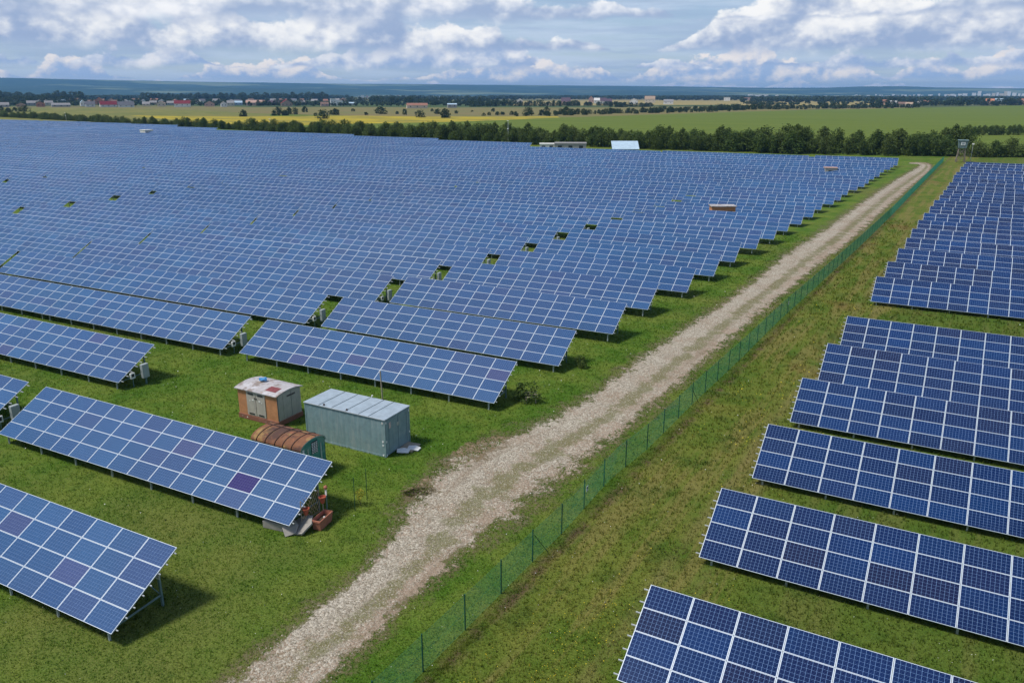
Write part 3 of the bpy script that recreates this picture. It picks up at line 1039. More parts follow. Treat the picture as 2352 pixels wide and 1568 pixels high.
# number plate on the rear leg of the nearest table
lx_last = -25.53 - 14 * CW + leg_positions(14, CW)[-1]
root = empty('number_plate', (lx_last, 15.63 + 2.75, 0))
MB().box((0.02, -0.06, 1.52), (0.24, 0.012, 0.40)).build('plate', M['white'], root)
pm = MB()
for (a, b) in (((-0.04, 1.62), (0.06, 1.62)), ((0.06, 1.62), (0.06, 1.53)), ((0.06, 1.53), (-0.04, 1.43)), ((-0.04, 1.43), (0.07, 1.43))):
    pm.bar((a[0] + 0.01, -0.071, a[1]), (b[0] + 0.01, -0.071, b[1]), 0.014)
pm.build('numeral', M['dark'], root)
tag(root, 'small white number plate on the rear leg of the nearest left table', 'sign')

# ------------------------------------------------------------------ wire fence
FP = [at(p[0], p[1]) for p in ()]
FPTS = [(-14.9, 4.0), (-14.6, 11.0), (-14.15, 20.1), (-13.99, 22.87), (-13.71, 28.6), (-13.50, 31.3), (-13.46, 37.8), (-12.85, 42.35), (-12.35, 51.1), (-11.47, 63.0), (-10.74, 75.4), (-9.71, 88.35), (-7.3, 120), (-4.9, 155), (-2.2, 200), (0.9, 250), (3.6, 294)]


def fx_at(y):
    for (xa, ya), (xb, yb) in zip(FPTS, FPTS[1:]):
        if ya <= y <= yb: return xa + (xb - xa) * (y - ya) / (yb - ya)
    return FPTS[-1][0]


FH = 1.62
froot = empty('wire_fence', (fx_at(20), 20.0, 0))
tag(froot, 'long green wire mesh fence between the gravel track and the right solar field', 'fence')
ox, oy = fx_at(20), 20.0
pmesh = MB().bar((0, 0, -0.05), (0, 0, FH + 0.06), 0.042, n=6).mesh('post', M['post'])
yy = 20.1 - 2.8 * 5
i = 0
while yy < 293 and i < 99:
    p = put('post', pmesh, froot, (fx_at(yy) - ox, yy - oy, 0))
    i += 1
    yy += 2.8 if yy < 200 else 3.2
sm = MB()
for y_ in (28.6, 50.6, 78.0, 106.0, 150, 190, 240):
    sm.bar((fx_at(y_) - ox, y_ - oy, FH * 0.86), (fx_at(y_) - ox + 0.30, y_ - oy - 0.95 + 1.9, 0.0), 0.028)
sm.build('brace', M['post'], froot)
# chain link net: two families of slanting wires plus line wires
ys = np.arange(5.0, 293.0, 0.075)
xs_ = np.array([fx_at(y) for y in ys])
nv_, nf_ = [], []
wd = 0.0026


def strip(P0, P1, half):
    """triangular wires from P0 to P1 (n,3)"""
    d = P1 - P0
    d /= np.linalg.norm(d, axis=1)[:, None]
    a = np.cross(d, np.array([1.0, 0.07, 0.0])); a /= np.linalg.norm(a, axis=1)[:, None]
    b = np.cross(d, a)
    k = []
    for P in (P0, P1):
        for t_ in (0, 2.094, 4.189):
            k.append(P + (a * math.cos(t_) + b * math.sin(t_)) * half)
    V = np.stack(k, 1).reshape(-1, 3)
    n_ = len(P0)
    base = (np.arange(n_) * 6)[:, None]
    F = np.concatenate([base + np.array([[0, 1, 4, 3]]), base + np.array([[1, 2, 5, 4]]), base + np.array([[2, 0, 3, 5]])])
    return V, F


P0 = np.stack([xs_, ys, np.zeros_like(ys) + 0.02], 1)
segs = []
for sgn in (1, -1):
    y1 = ys + sgn * FH * 0.9
    x1 = xs_ + sgn * FH * 0.9 * 0.068
    segs.append(strip(P0, np.stack([x1, y1, np.zeros_like(ys) + FH], 1), wd))
yk = np.arange(5.0, 293.0, 2.8)
A_ = np.array([[fx_at(y), y, 0] for y in yk])
for z_ in (0.05, FH * 0.5, FH):
    q = A_.copy(); q[:, 2] = z_
    segs.append(strip(q[:-1], q[1:], 0.004))
V = np.concatenate([s[0] for s in segs]); F = []
o_ = 0
for s in segs:
    F.append(s[1] + o_); o_ += len(s[0])
F = np.concatenate(F)


def np_mesh(name, V, F, m_):
    me = bpy.data.meshes.new(name)
    nF, kk = F.shape
    me.vertices.add(len(V)); me.vertices.foreach_set('co', V.astype(np.float32).ravel())
    me.loops.add(nF * kk); me.loops.foreach_set('vertex_index', F.astype(np.int32).ravel())
    me.polygons.add(nF)
    me.polygons.foreach_set('loop_start', np.arange(0, nF * kk, kk, dtype=np.int32))
    me.polygons.foreach_set('loop_total', np.full(nF, kk, dtype=np.int32))
    me.materials.append(m_)
    me.update(calc_edges=True)
    me.validate()
    return me


V = V - np.array([ox, oy, 0])
put('wire_mesh', np_mesh('wire_mesh', V, F, M['fence']), froot)
for (y_, lab) in ((34.4, 'small white plate hung on the fence beside the near bend of the track'), (79.0, 'small white plate hung on the fence halfway along the track')):
    rt = empty('warning_plate', (fx_at(y_) + 0.03, y_, 0))
    MB().box((0, 0, 1.05), (0.012, 0.26, 0.30)).build('plate', M['white'], rt)
    MB().box((0.009, 0, 1.08), (0.006, 0.12, 0.10)).build('symbol', M['dark'], rt)
    tag(rt, lab, 'sign')

# ------------------------------------------------------------------ objects by the track
def louvre(mb, x0, x1, z0, z1, y, n=5, axis='x', mi=0):
    for i in range(n):
        z = z0 + (z1 - z0) * (i + 0.5) / n
        if axis == 'x': mb.box(((x0 + x1) / 2, y, z), (x1 - x0, 0.03, (z1 - z0) / n * 0.55), 0, mi)
        else: mb.box((y, (x0 + x1) / 2, z), (0.03, x1 - x0, (z1 - z0) / n * 0.55), 0, mi)


def worn(name, base, stains, rough=0.7, spec=0.3, scale=1.2, bumps=0.15, metal=0.0, streak=None):
    """painted sheet or render with stains: list of (colour, lo, hi, amount, scale)"""
    def fn(t):
        p = t.obj()
        c_ = t.mix(t.ss(t.noise(p, scale * 2, 5, 0.7), 0.3, 0.7), tuple(v * 0.86 for v in base), tuple(min(1, v * 1.12) for v in base))
        for i, (cc, lo, hi, am, sc_) in enumerate(stains):
            q = t.n('ShaderNodeMapping')
            t.put(q.inputs['Vector'], p)
            q.inputs['Location'].default_value = (i * 7.3, i * 3.1, i * 1.7)
            c_ = t.mix(t.mul(t.ss(t.noise(q.outputs[0], sc_, 6, 0.65), lo, hi), am), c_, cc)
        if streak:
            x, y, z = t.sep(p)
            sn = t.noise(t.comb(t.mul(x, 5.0), t.mul(y, 5.0), t.mul(z, 0.5)), 1.0, 5, 0.7)
            c_ = t.mix(t.mul(t.ss(sn, 0.46, 0.70), streak[1]), c_, streak[0])
        t.out(t.bsdf(c_, rough, spec, metal=metal, normal=t.bump(t.noise(p, 8.0, 4, 0.6), bumps, 0.02)))
    return mat(name, fn)


M['cont'] = worn('blue_grey_container_paint', (0.190, 0.285, 0.305), [((0.30, 0.36, 0.36), 0.55, 0.7, 0.5, 0.8)], 0.5, 0.4, streak=((0.34, 0.40, 0.40), 0.55))
M['croof'] = worn('container_roof_paint', (0.33, 0.40, 0.46), [((0.25, 0.33, 0.38), 0.5, 0.72, 0.5, 1.0)], 0.5, 0.4)
M['seam'] = plain('dark_seam', (0.10, 0.14, 0.16), 0.7)
M['orange'] = worn('orange_render', (0.50, 0.235, 0.115), [((0.40, 0.20, 0.11), 0.5, 0.7, 0.5, 1.5)], 0.85, 0.15)
M['greige'] = worn('pale_grey_sheet', (0.45, 0.42, 0.37), [((0.33, 0.30, 0.26), 0.52, 0.7, 0.5, 1.2)], 0.6, 0.3, streak=((0.33, 0.30, 0.27), 0.4))
M['kroof'] = worn('patched_roof_sheet', (0.44, 0.42, 0.43), [((0.20, 0.15, 0.12), 0.50, 0.60, 0.75, 0.9), ((0.27, 0.19, 0.12), 0.54, 0.64, 0.7, 1.6), ((0.62, 0.62, 0.66), 0.53, 0.60, 0.5, 0.7)], 0.7, 0.2)
M['redpatch'] = plain('dark_red_patch', (0.22, 0.06, 0.065), 0.7)
M['bluerag'] = plain('blue_plastic', (0.10, 0.33, 0.62), 0.5)
M['brick'] = worn('red_brick', (0.26, 0.12, 0.085), [((0.36, 0.30, 0.25), 0.55, 0.65, 0.6, 2.0)], 0.9, 0.1)
M['concrete'] = worn('grey_concrete', (0.32, 0.30, 0.27), [((0.22, 0.20, 0.18), 0.5, 0.7, 0.6, 1.5)], 0.9, 0.1)
M['rust'] = worn('rusted_roof', (0.21, 0.098, 0.055), [((0.36, 0.24, 0.09), 0.50, 0.64, 0.8, 1.3), ((0.075, 0.045, 0.040), 0.47, 0.60, 0.85, 0.8), ((0.34, 0.13, 0.07), 0.56, 0.66, 0.6, 2.2)], 0.85, 0.2)
M['hoop'] = plain('dark_rusty_hoop', (0.060, 0.035, 0.030), 0.8)
M['teal'] = worn('faded_teal_paint', (0.055, 0.25, 0.205), [((0.20, 0.33, 0.26), 0.5, 0.64, 0.6, 2.0), ((0.02, 0.12, 0.10), 0.58, 0.7, 0.6, 1.4)], 0.6, 0.3)
M['paleteal'] = plain('pale_green_edge', (0.33, 0.43, 0.36), 0.7)
M['terracotta'] = plain('terracotta', (0.40, 0.155, 0.10), 0.8, 0.2, 0.0, 0.15)
M['redpot'] = plain('red_plastic_pot', (0.38, 0.090, 0.050), 0.5, 0.4, 0.0, 0.1)
M['wood'] = worn('weathered_timber', (0.36, 0.31, 0.24), [((0.22, 0.18, 0.13), 0.5, 0.7, 0.6, 3.0)], 0.9, 0.1)
M['soil'] = plain('soil', (0.09, 0.065, 0.045), 0.95, 0.1)

# container ---------------------------------------------------------
cx0, cx1, cy0, cy1, ch = -32.25, -26.18, 34.30, 36.78, 2.42
root = empty('metal_container', ((cx0 + cx1) / 2, (cy0 + cy1) / 2, 0), R(-0.3))
tag(root, 'blue-grey steel container with flat seamed roof beside the rusty caravan', 'container')
L_, W_ = cx1 - cx0, cy1 - cy0
b = MB()
n_ = 60
for side in (-1, 1):
    for i in range(n_):
        x0, x1 = -L_ / 2 + L_ * i / n_, -L_ / 2 + L_ * (i + 1) / n_
        o0 = 0.007 if (i // 2) % 2 else 0.0
        p = 0.007 if ((i + 1) // 2) % 2 else 0.0
        y0, y1 = side * (W_ / 2 - o0), side * (W_ / 2 - p)
        q = [(x0, y0, 0.06), (x1, y1, 0.06), (x1, y1, ch - 0.06), (x0, y0, ch - 0.06)]
        b.poly(q if side < 0 else q[::-1])
b.box((-L_ / 2 + 0.02, 0, ch / 2), (0.04, W_ - 0.04, ch - 0.12))
b.box((L_ / 2 - 0.03, 0, ch / 2), (0.04, W_ - 0.06, ch - 0.12))
b.build('wall', M['cont'], root)
b = MB()
for sx in (-1, 1):
    for sy_ in (-1, 1):
        b.box((sx * (L_ / 2 - 0.03), sy_ * (W_ / 2 - 0.03), ch / 2), (0.09, 0.09, ch))
for sy_ in (-1, 1):
    b.box((0, sy_ * (W_ / 2 - 0.02), 0.05), (L_ - 0.1, 0.08, 0.10))
b.build('corner_frame', M['cont'], root)
rf_ = MB()
rf_.box((0, 0, ch - 0.02), (L_ + 0.10, W_ + 0.10, 0.05))
rfo = bevel(rf_.build('roof', M['croof'], root), 0.01)
sm_ = MB()
for q in (-0.62, -0.29, 0.05, 0.38, 0.62):
    sm_.box((q * L_ / 2, 0, ch + 0.012), (0.035, W_ + 0.06, 0.018))
sm_.build('seam', M['seam'], rfo)
tr = MB()
for sy_ in (-1, 1):
    tr.box((0, sy_ * (W_ / 2 + 0.056), ch - 0.02), (L_ + 0.10, 0.012, 0.04))
tr.build('edge_trim', M['alu'], rfo)
hk = MB()
for q in (-0.52, 0.06):
    hk.box((q * L_ / 2, -W_ / 2 + 0.12, ch + 0.05), (0.07, 0.07, 0.09)); hk.box((q * L_ / 2 + 0.03, -W_ / 2 + 0.06, ch + 0.03), (0.10, 0.04, 0.04))
hk.build('lifting_eye', M['hoop'], rfo)
mk = MB().bar((0.25, W_ / 2 - 0.1, ch), (0.32, W_ / 2 - 0.1, ch + 0.22), 0.03).bar((0.32, W_ / 2 - 0.1, ch + 0.22), (0.40, W_ / 2 - 0.1, ch + 0.20), 0.05)
mk.build('vent_pipe', M['white'], rfo)
for i, yy in enumerate((-0.60, 0.60)):
    d_ = MB().box((L_ / 2 + 0.0, yy, ch / 2 - 0.02), (0.03, 1.08, ch - 0.30)).build('door', M['cont'], root)
    bevel(d_, 0.01)
    MB().bar((L_ / 2 + 0.035, yy - 0.3 + i * 0.6, 0.3), (L_ / 2 + 0.035, yy - 0.3 + i * 0.6, ch - 0.3), 0.022).build('locking_bar', M['cont'], d_)
MB().box((L_ / 2 + 0.02, -0.78, 1.90), (0.012, 0.20, 0.36)).build('notice', plain('faded_notice', (0.62, 0.48, 0.44)), root)
MB().box((L_ / 2 + 0.02, 0.02, 1.72), (0.012, 0.24, 0.22)).build('notice', plain('greyed_notice', (0.36, 0.40, 0.37)), root)
h_ = MB()
for (yy, zz) in ((-1.16, 2.18), (-1.16, 0.98), (1.16, 2.15), (1.16, 0.75), (-1.16, 0.12)):
    h_.box((L_ / 2 + 0.03, yy, zz), (0.03, 0.07, 0.12)); h_.box((L_ / 2 - 0.16, -W_ / 2 - 0.025, zz), (0.09, 0.02, 0.10))
h_.build('hinge', M['white'], root)

# pale boards beside the container
for i, (x, y, rz, lab) in enumerate(((-25.72, 35.35, 0.5, 'pale broken board lying in the grass at the container door'), (-25.35, 35.95, 0.25, 'larger pale board lying flat right of the container door'))):
    b = MB()
    b.poly([(-0.35, -0.22, 0.10), (0.34, -0.25, 0.08), (0.42, 0.12, 0.12), (0.05, 0.26, 0.16), (-0.38, 0.18, 0.14)])
    me = b.mesh('board', M['white'])
    o = put('board', me, None, (x, y, 0.02), rz)
    so = o.modifiers.new('solid', 'SOLIDIFY'); so.thickness = 0.05
    tag(o, lab, 'board', 'boards by the container')
o = MB().box((0, 0, 0.06), (0.9, 1.1, 0.10)).build('pallet', M['wood'], None, (-25.72, 36.05, 0), 0.1)
tag(o, 'low grey timber pallet on the grass at the end of the container', 'pallet')

# transformer kiosk --------------------------------------------------
kx0, kx1, ky0, ky1 = -38.45, -34.98, 34.78, 36.92
KW, KD = kx1 - kx0, ky1 - ky0
root = empty('transformer_kiosk', ((kx0 + kx1) / 2, (ky0 + ky1) / 2, 0), R(-1.0))
tag(root, 'orange and grey transformer kiosk with patched arched roof left of the container', 'kiosk')
bevel(MB().box((0, 0, 0.17), (KW + 0.12, KD + 0.12, 0.34)).build('foundation', M['brick'], root), 0.02)
kz0, kz1 = 0.34, 2.10
bw = MB()
bw.box((0, -KD / 2 + 0.05, (kz0 + kz1) / 2), (KW, 0.10, kz1 - kz0), 0, 0)
bw.build('wall', M['orange'], root)
MB().box((0, KD / 2 - 0.05, (kz0 + kz1) / 2), (KW, 0.10, kz1 - kz0)).build('wall', M['orange'], root)


def archz(y, D_, rise): return rise * (1 - (2 * y / D_) ** 2)


for sx, nm in ((1, 'side_wall'), (-1, 'side_wall')):
    b = MB()
    xx = sx * (KW / 2 - 0.03)
    pts = [(-KD / 2, kz0), (KD / 2, kz0)] + [(y, kz1 + archz(y, KD, 0.13)) for y in np.linspace(KD / 2, -KD / 2, 11)]
    for s_ in (-0.035, 0.035):
        pp = [(xx + s_, p[0] * 0.995, p[1]) for p in pts]
        b.poly(pp if s_ > 0 else pp[::-1])
    for i in range(len(pts)):
        p, q = pts[i], pts[(i + 1) % len(pts)]
        b.poly([(xx - 0.035, p[0] * 0.995, p[1]), (xx - 0.035, q[0] * 0.995, q[1]), (xx + 0.035, q[0] * 0.995, q[1]), (xx + 0.035, p[0] * 0.995, p[1])])
    w_ = b.build(nm, M['greige'], root)
    if sx == 1:
        dd = MB().box((xx + 0.045, 0.18, 1.25), (0.02, 1.45, 1.66)).build('door', M['greige'], root)
        MB().box((xx + 0.058, 0.18, 1.25), (0.008, 0.025, 1.66)).build('door_gap', M['seam'], dd)
        lv = MB(); louvre(lv, -0.20, 0.55, 1.78, 1.90, xx + 0.06, 2, 'y'); lv.build('louvre', M['dark'], dd)
        MB().box((xx + 0.05, -KD / 2 + 0.04, 1.2), (0.012, 0.05, 1.7)).build('corner_strip', M['seam'], root)
rb = MB()
OV = 0.14
NY = 12
ysn = np.linspace(-KD / 2 - OV, KD / 2 + OV, NY)
for i in range(NY - 1):
    za, zb_ = kz1 + 0.02 + archz(ysn[i], KD, 0.15), kz1 + 0.02 + archz(ysn[i + 1], KD, 0.15)
    X = KW / 2 + OV
    rb.poly([(-X, ysn[i], za + 0.05), (X, ysn[i], za + 0.05), (X, ysn[i + 1], zb_ + 0.05), (-X, ysn[i + 1], zb_ + 0.05)])
    rb.poly([(-X, ysn[i], za), (-X, ysn[i + 1], zb_), (X, ysn[i + 1], zb_), (X, ysn[i], za)])
    for sx in (-1, 1):
        q = [(sx * X, ysn[i], za), (sx * X, ysn[i], za + 0.05), (sx * X, ysn[i + 1], zb_ + 0.05), (sx * X, ysn[i + 1], zb_)]
        rb.poly(q if sx < 0 else q[::-1])
for s_ in (0, -1):
    za = kz1 + 0.02 + archz(ysn[s_], KD, 0.15)
    rb.poly([(-X, ysn[s_], za), (X, ysn[s_], za), (X, ysn[s_], za + 0.05), (-X, ysn[s_], za + 0.05)])
kr = rb.build('roof', M['kroof'], root)
rp = MB()
for i in range(3, 6):
    rp.poly([(0.55, ysn[i] * 0.9 - 0.35, kz1 + 0.080 + archz(ysn[i] * 0.9 - 0.35, KD, 0.15)), (1.45, ysn[i] * 0.9 - 0.35, kz1 + 0.080 + archz(ysn[i] * 0.9 - 0.35, KD, 0.15)), (1.45, ysn[i + 1] * 0.9 - 0.35, kz1 + 0.080 + archz(ysn[i + 1] * 0.9 - 0.35, KD, 0.15)), (0.55, ysn[i + 1] * 0.9 - 0.35, kz1 + 0.080 + archz(ysn[i + 1] * 0.9 - 0.35, KD, 0.15))])
rp.build('patch', M['redpatch'], kr)
for i, x0 in enumerate((-0.92, -0.08)):
    dd = bevel(MB().box((x0 + 0.41 - 0.02, -KD / 2 - 0.015, 1.20), (0.80, 0.05, 1.64)).build('door', M['greige'], root), 0.008)
    lv = MB()
    louvre(lv, x0 + 0.15, x0 + 0.62, 1.82, 1.94, -KD / 2 - 0.05, 2)
    louvre(lv, x0 + 0.15, x0 + 0.62, 0.46, 0.56, -KD / 2 - 0.05, 2)
    lv.build('louvre', M['dark'], dd)
    MB().box((x0 + 0.42 + (0.15 if i == 0 else -0.10), -KD / 2 - 0.048, 1.48), (0.16, 0.012, 0.09)).box((x0 + 0.30 + 0.2 * i, -KD / 2 - 0.048, 1.40), (0.07, 0.012, 0.07)).build('sticker', M['white'], dd)
    MB().box((x0 + (0.74 if i == 0 else 0.06), -KD / 2 - 0.06, 1.62), (0.05, 0.04, 0.09)).build('handle', M['dark'], dd)
b = MB()
rr_ = random.Random(3)
for i in range(9):
    a = i * 0.7
    b.box((0.16 * math.cos(a), 0.12 * math.sin(a), 0.04 + 0.03 * (i % 3)), (0.22, 0.16, 0.07), a)
o = b.build('plastic_sheet', M['bluerag'], None, (-37.35, 36.05, kz1 + 0.30))
tag(o, 'crumpled bright blue plastic lying on the kiosk roof', 'plastic sheet')

# rusty caravan --------------------------------------------------------
tx0, tx1, ty0, ty1 = -32.05, -28.45, 29.65, 31.65
TL, TW_ = tx1 - tx0, ty1 - ty0
root = empty('caravan', ((tx0 + tx1) / 2, (ty0 + ty1) / 2, 0), R(-0.5))
tag(root, 'old teal trailer caravan with arched rusty roof behind the purple-panel table', 'caravan')
EZ, RISE = 1.80, 0.45
b = MB()
b.box((0, -TW_ / 2 + 0.03, (0.55 + EZ) / 2), (TL, 0.06, EZ - 0.55))
b.box((0, TW_ / 2 - 0.03, (0.55 + EZ) / 2), (TL, 0.06, EZ - 0.55))
b.box((0, 0, 0.58), (TL, TW_ - 0.1, 0.08))
b.build('side_wall', M['teal'], root)
N_ = 16
ang = [math.pi * i / N_ for i in range(N_ + 1)]
arc = [(-TW_ / 2 * math.cos(a), EZ + RISE * math.sin(a)) for a in ang]
for sx in (-1, 1):
    b = MB()
    xx = sx * (TL / 2)
    pts = [(-TW_ / 2, 0.5), (TW_ / 2, 0.5)] + arc[::-1]
    pp = [(xx, p[0] * 0.99, p[1] * 0.995) for p in pts]
    b.poly(pp if sx > 0 else pp[::-1])
    pp = [(xx - sx * 0.05, p[0] * 0.99, p[1] * 0.995) for p in pts]
    b.poly(pp[::-1] if sx > 0 else pp)
    b.build('end_wall', M['teal'], root)
b = MB()
for i in range(N_):
    (ya, za), (yb, zb_) = arc[i], arc[i + 1]
    X = TL / 2 + 0.06
    b.poly([(-X, ya * 1.05, za + 0.03), (X, ya * 1.05, za + 0.03), (X, yb * 1.05, zb_ + 0.03), (-X, yb * 1.05, zb_ + 0.03)])
    b.poly([(-X, ya * 1.02, za), (-X, yb * 1.02, zb_), (X, yb * 1.02, zb_), (X, ya * 1.02, za)])
rfc = b.build('roof', M['rust'], root)
b = MB()
for q in (-0.78, -0.42, -0.02, 0.30, 0.66):
    for i in range(N_):
        (ya, za), (yb, zb_) = arc[i], arc[i + 1]
        b.bar((q * TL / 2, ya * 1.065, za + 0.045), (q * TL / 2, yb * 1.065, zb_ + 0.045), 0.035)
b.bar((-TL / 2, 0.30, EZ + RISE + 0.02), (TL / 2, 0.30, EZ + RISE + 0.02), 0.05)
b.build('hoop', M['hoop'], rfc)
b = MB()
for i in range(N_):
    (ya, za), (yb, zb_) = arc[i], arc[i + 1]
    b.bar((TL / 2 + 0.04, ya * 1.02, za + 0.0), (TL / 2 + 0.04, yb * 1.02, zb_ + 0.0), 0.055)
b.build('edge_trim', M['paleteal'], root)
b = MB()
b.box((TL / 2 + 0.012, 0.12, 1.66), (0.02, 0.50, 0.72))
wv_ = b.build('vent', M['dark'], root)
lv = MB()
for i in range(7):
    for j in range(3):
        lv.box((TL / 2 + 0.03, -0.05 + j * 0.16, 1.36 + i * 0.095), (0.012, 0.12, 0.05))
lv.build('slat', M['white'], wv_)
MB().box((TL / 2 + 0.012, -0.78, 1.62), (0.02, 0.14, 0.40)).build('notice', M['white'], root)
MB().box((TL / 2 + 0.02, 0.62, 1.15), (0.03, 0.10, 1.2)).box((TL / 2 + 0.02, -0.42, 1.15), (0.03, 0.10, 1.2)).build('door_frame', M['paleteal'], root)
for sx in (-0.9, 0.9):
    for sy_ in (-1, 1):
        wh = MB().lathe([(0.0, -0.08), (0.20, -0.08), (0.30, -0.07), (0.32, 0.0), (0.30, 0.07), (0.20, 0.08), (0.0, 0.08)], n=20)
        wo = wh.build('wheel', M['dark'], root, (sx, sy_ * (TW_ / 2 - 0.12), 0.32))
        wo.rotation_euler = (R(90), 0, 0)
        MB().lathe([(0.0, -0.085), (0.13, -0.09), (0.13, 0.09), (0.0, 0.085)], n=14).build('hub', M['rust'], wo)
MB().box((0, 0, 0.42), (TL * 0.9, 0.9, 0.10)).bar((-TL / 2, 0, 0.42), (-TL / 2 - 0.9, 0, 0.35), 0.07).build('chassis', M['hoop'], root)

# planter, pots, trellis and slabs at the end of the second table ---------
root = empty('planter_box', (-24.42, 26.55, 0), R(8))
tag(root, 'terracotta planter box standing at the end of the table with pots', 'planter')
b = MB()
tl, tw, bh = 1.15, 0.50, 0.52
o_ = [(-tw / 2, -tl / 2), (tw / 2, -tl / 2), (tw / 2, tl / 2), (-tw / 2, tl / 2)]
for i in range(4):
    a, c_ = o_[i], o_[(i + 1) % 4]
    b.poly([(a[0] * .82, a[1] * .88, 0), (c_[0] * .82, c_[1] * .88, 0), (c_[0], c_[1], bh), (a[0], a[1], bh)])
    b.poly([(a[0] * .88, a[1] * .93, bh + 0.03), (c_[0] * .88, c_[1] * .93, bh + 0.03), (c_[0] * .80, c_[1] * .86, 0.35), (a[0] * .80, a[1] * .86, 0.35)][::-1])
    b.poly([(a[0] * 1.06, a[1] * 1.03, bh - 0.06), (c_[0] * 1.06, c_[1] * 1.03, bh - 0.06), (c_[0] * 1.06, c_[1] * 1.03, bh + 0.03), (a[0] * 1.06, a[1] * 1.03, bh + 0.03)])
    b.poly([(a[0] * 1.06, a[1] * 1.03, bh + 0.03), (c_[0] * 1.06, c_[1] * 1.03, bh + 0.03), (c_[0] * .88, c_[1] * .93, bh + 0.03), (a[0] * .88, a[1] * .93, bh + 0.03)])
b.build('box', M['terracotta'], root)
MB().box((0, 0, 0.34), (0.40, 0.96, 0.04)).build('soil', M['soil'], root)
MB().lathe([(0.0, 0.0), (0.04, 0.0), (0.05, 0.08), (0.0, 0.09)], (0.05, 0.1, 0.36), 10).build('cup', M['white'], root)
for i, (x, y, z, lab) in enumerate(((-24.95, 26.02, 0.72, 'lower red cone-shaped flower pot hanging in front of the trellis'), (-24.72, 27.00, 0.95, 'upper red cone-shaped flower pot hanging on the plate post'))):
    rt = empty('flower_pot', (x, y, z))
    MB().lathe([(0.0, 0.0), (0.09, 0.0), (0.16, 0.30), (0.185, 0.30), (0.185, 0.36), (0.15, 0.36), (0.13, 0.28), (0.0, 0.28)], n=18).build('pot', M['redpot'], rt)
    MB().bar((0, 0, 0.0), (0.0, 0.0, -z + 0.02), 0.03).build('stand', M['wood'], rt)
    tag(rt, lab, 'flower pot', 'red pots at the second table')
root = empty('trellis', (-25.06, 26.45, 0))
tag(root, 'thin wooden lattice trellis standing under the table end behind the pots', 'trellis')
b = MB()
for i in range(-5, 6):
    for s_ in (1, -1):
        a = (0, i * 0.20, 0.35); c_ = (0, i * 0.20 + s_ * 0.85, 1.55)
        y0, y1 = a[1], c_[1]
        t0, t1 = 0.0, 1.0
        if y1 > 0.65: t1 = (0.65 - y0) / (y1 - y0)
        if y1 < -0.65: t1 = (-0.65 - y0) / (y1 - y0)
        if abs(y0) > 0.65 or t1 <= 0.02: continue
        b.bar(a, (0, y0 + (y1 - y0) * t1, 0.35 + 1.2 * t1), 0.022)
b.build('lattice', plain('trellis_wood', (0.50, 0.36, 0.20)), root)
MB().bar((0, -0.65, 0.0), (0, -0.65, 1.5), 0.035).bar((0, 0.65, 0.0), (0, 0.65, 1.55), 0.035).bar((0, -0.65, 0.35), (0, 0.65, 0.35), 0.03).build('frame', M['wood'], root)
root = empty('meter_post', (-24.72, 27.28, 0))
MB().bar((0, 0, 0), (0, 0, 1.75), 0.05).build('post', M['steelg'], root)
MB().box((0.03, -0.03, 1.42), (0.10, 0.03, 0.30)).build('plate', M['white'], root)
MB().lathe([(0.0, 0.0), (0.09, 0.0), (0.10, 0.10), (0.05, 0.16), (0.0, 0.16)], (0, 0, 1.62), 12).build('cap', M['terracotta'], root)
tag(root, 'slim post with white plate and brown cap behind the upper pot', 'post')

root = empty('concrete_block', (-26.15, 25.28, 0), R(7))
tag(root, 'long low grey concrete block lying under the corner of the second table', 'concrete block')
bevel(MB().box((0, 0, 0.20), (1.55, 0.40, 0.40)).build('block', M['concrete'], root), 0.03)
for i, (x, y, rz, tx, lab) in enumerate(((-25.02, 25.65, 0.3, 24, 'broken grey slab with dark stains leaning by the planter'), (-25.28, 25.20, 0.9, 40, 'smaller grey slab tilted below the corner of the second table'))):
    o = MB()
    s_ = 0.58 if i == 0 else 0.38
    o.poly([(-s_, -s_ * 0.8, 0), (s_ * 0.4, -s_, 0), (s_ * 1.1, -s_ * 0.1, 0), (s_ * 0.9, s_ * 0.8, 0), (0, s_, 0), (-s_ * 0.9, s_ * 0.5, 0)])
    o = o.build('stone_slab', M['concrete'], None, (x, y, 0.33), rz)
    o.rotation_euler = (R(tx), R(-18), rz)
    so = o.modifiers.new('solid', 'SOLIDIFY'); so.thickness = 0.09
    tag(o, lab, 'stone slab', 'slabs at the second table')

# wooden post and junk
root = empty('timber_pole', (-31.95, 41.75, 0))
MB().bar((0, 0, -0.1), (-0.12, 0.05, 2.1), 0.07).build('pole', M['wood'], root)
tag(root, 'slim pale timber pole leaning behind the container roof', 'pole')
root = empty('broken_bench', (-22.45, 46.15, 0), R(35))
b = MB()
for i in range(3): b.box((0, -0.16 + i * 0.22, 0.45 + 0.10 * i), (0.9, 0.10, 0.04))
b.build('slat', M['wood'], root)
MB().bar((-0.35, -0.2, 0), (-0.35, 0.35, 0.68), 0.05).bar((0.3, -0.2, 0), (0.3, 0.35, 0.68), 0.05).bar((-0.35, 0.35, 0), (-0.35, 0.35, 0.66), 0.05).build('leg', M['wood'], root)
tag(root, 'broken wooden slatted bench at the right end of the table behind the container', 'bench')

for i, (x, y, h_, lab) in enumerate(((-23.87, 28.42, 1.92, 'thin green stake left of the small yellow shrub'), (-24.02, 29.62, 1.85, 'thin dark green stake right of the small yellow shrub'))):
    o = MB().bar((0, 0, -0.05), (0.02, 0, h_), 0.026, n=6).build('garden_stake', M['post'], None, (x, y, 0))
    tag(o, lab, 'stake', 'stakes by the yellow shrub')

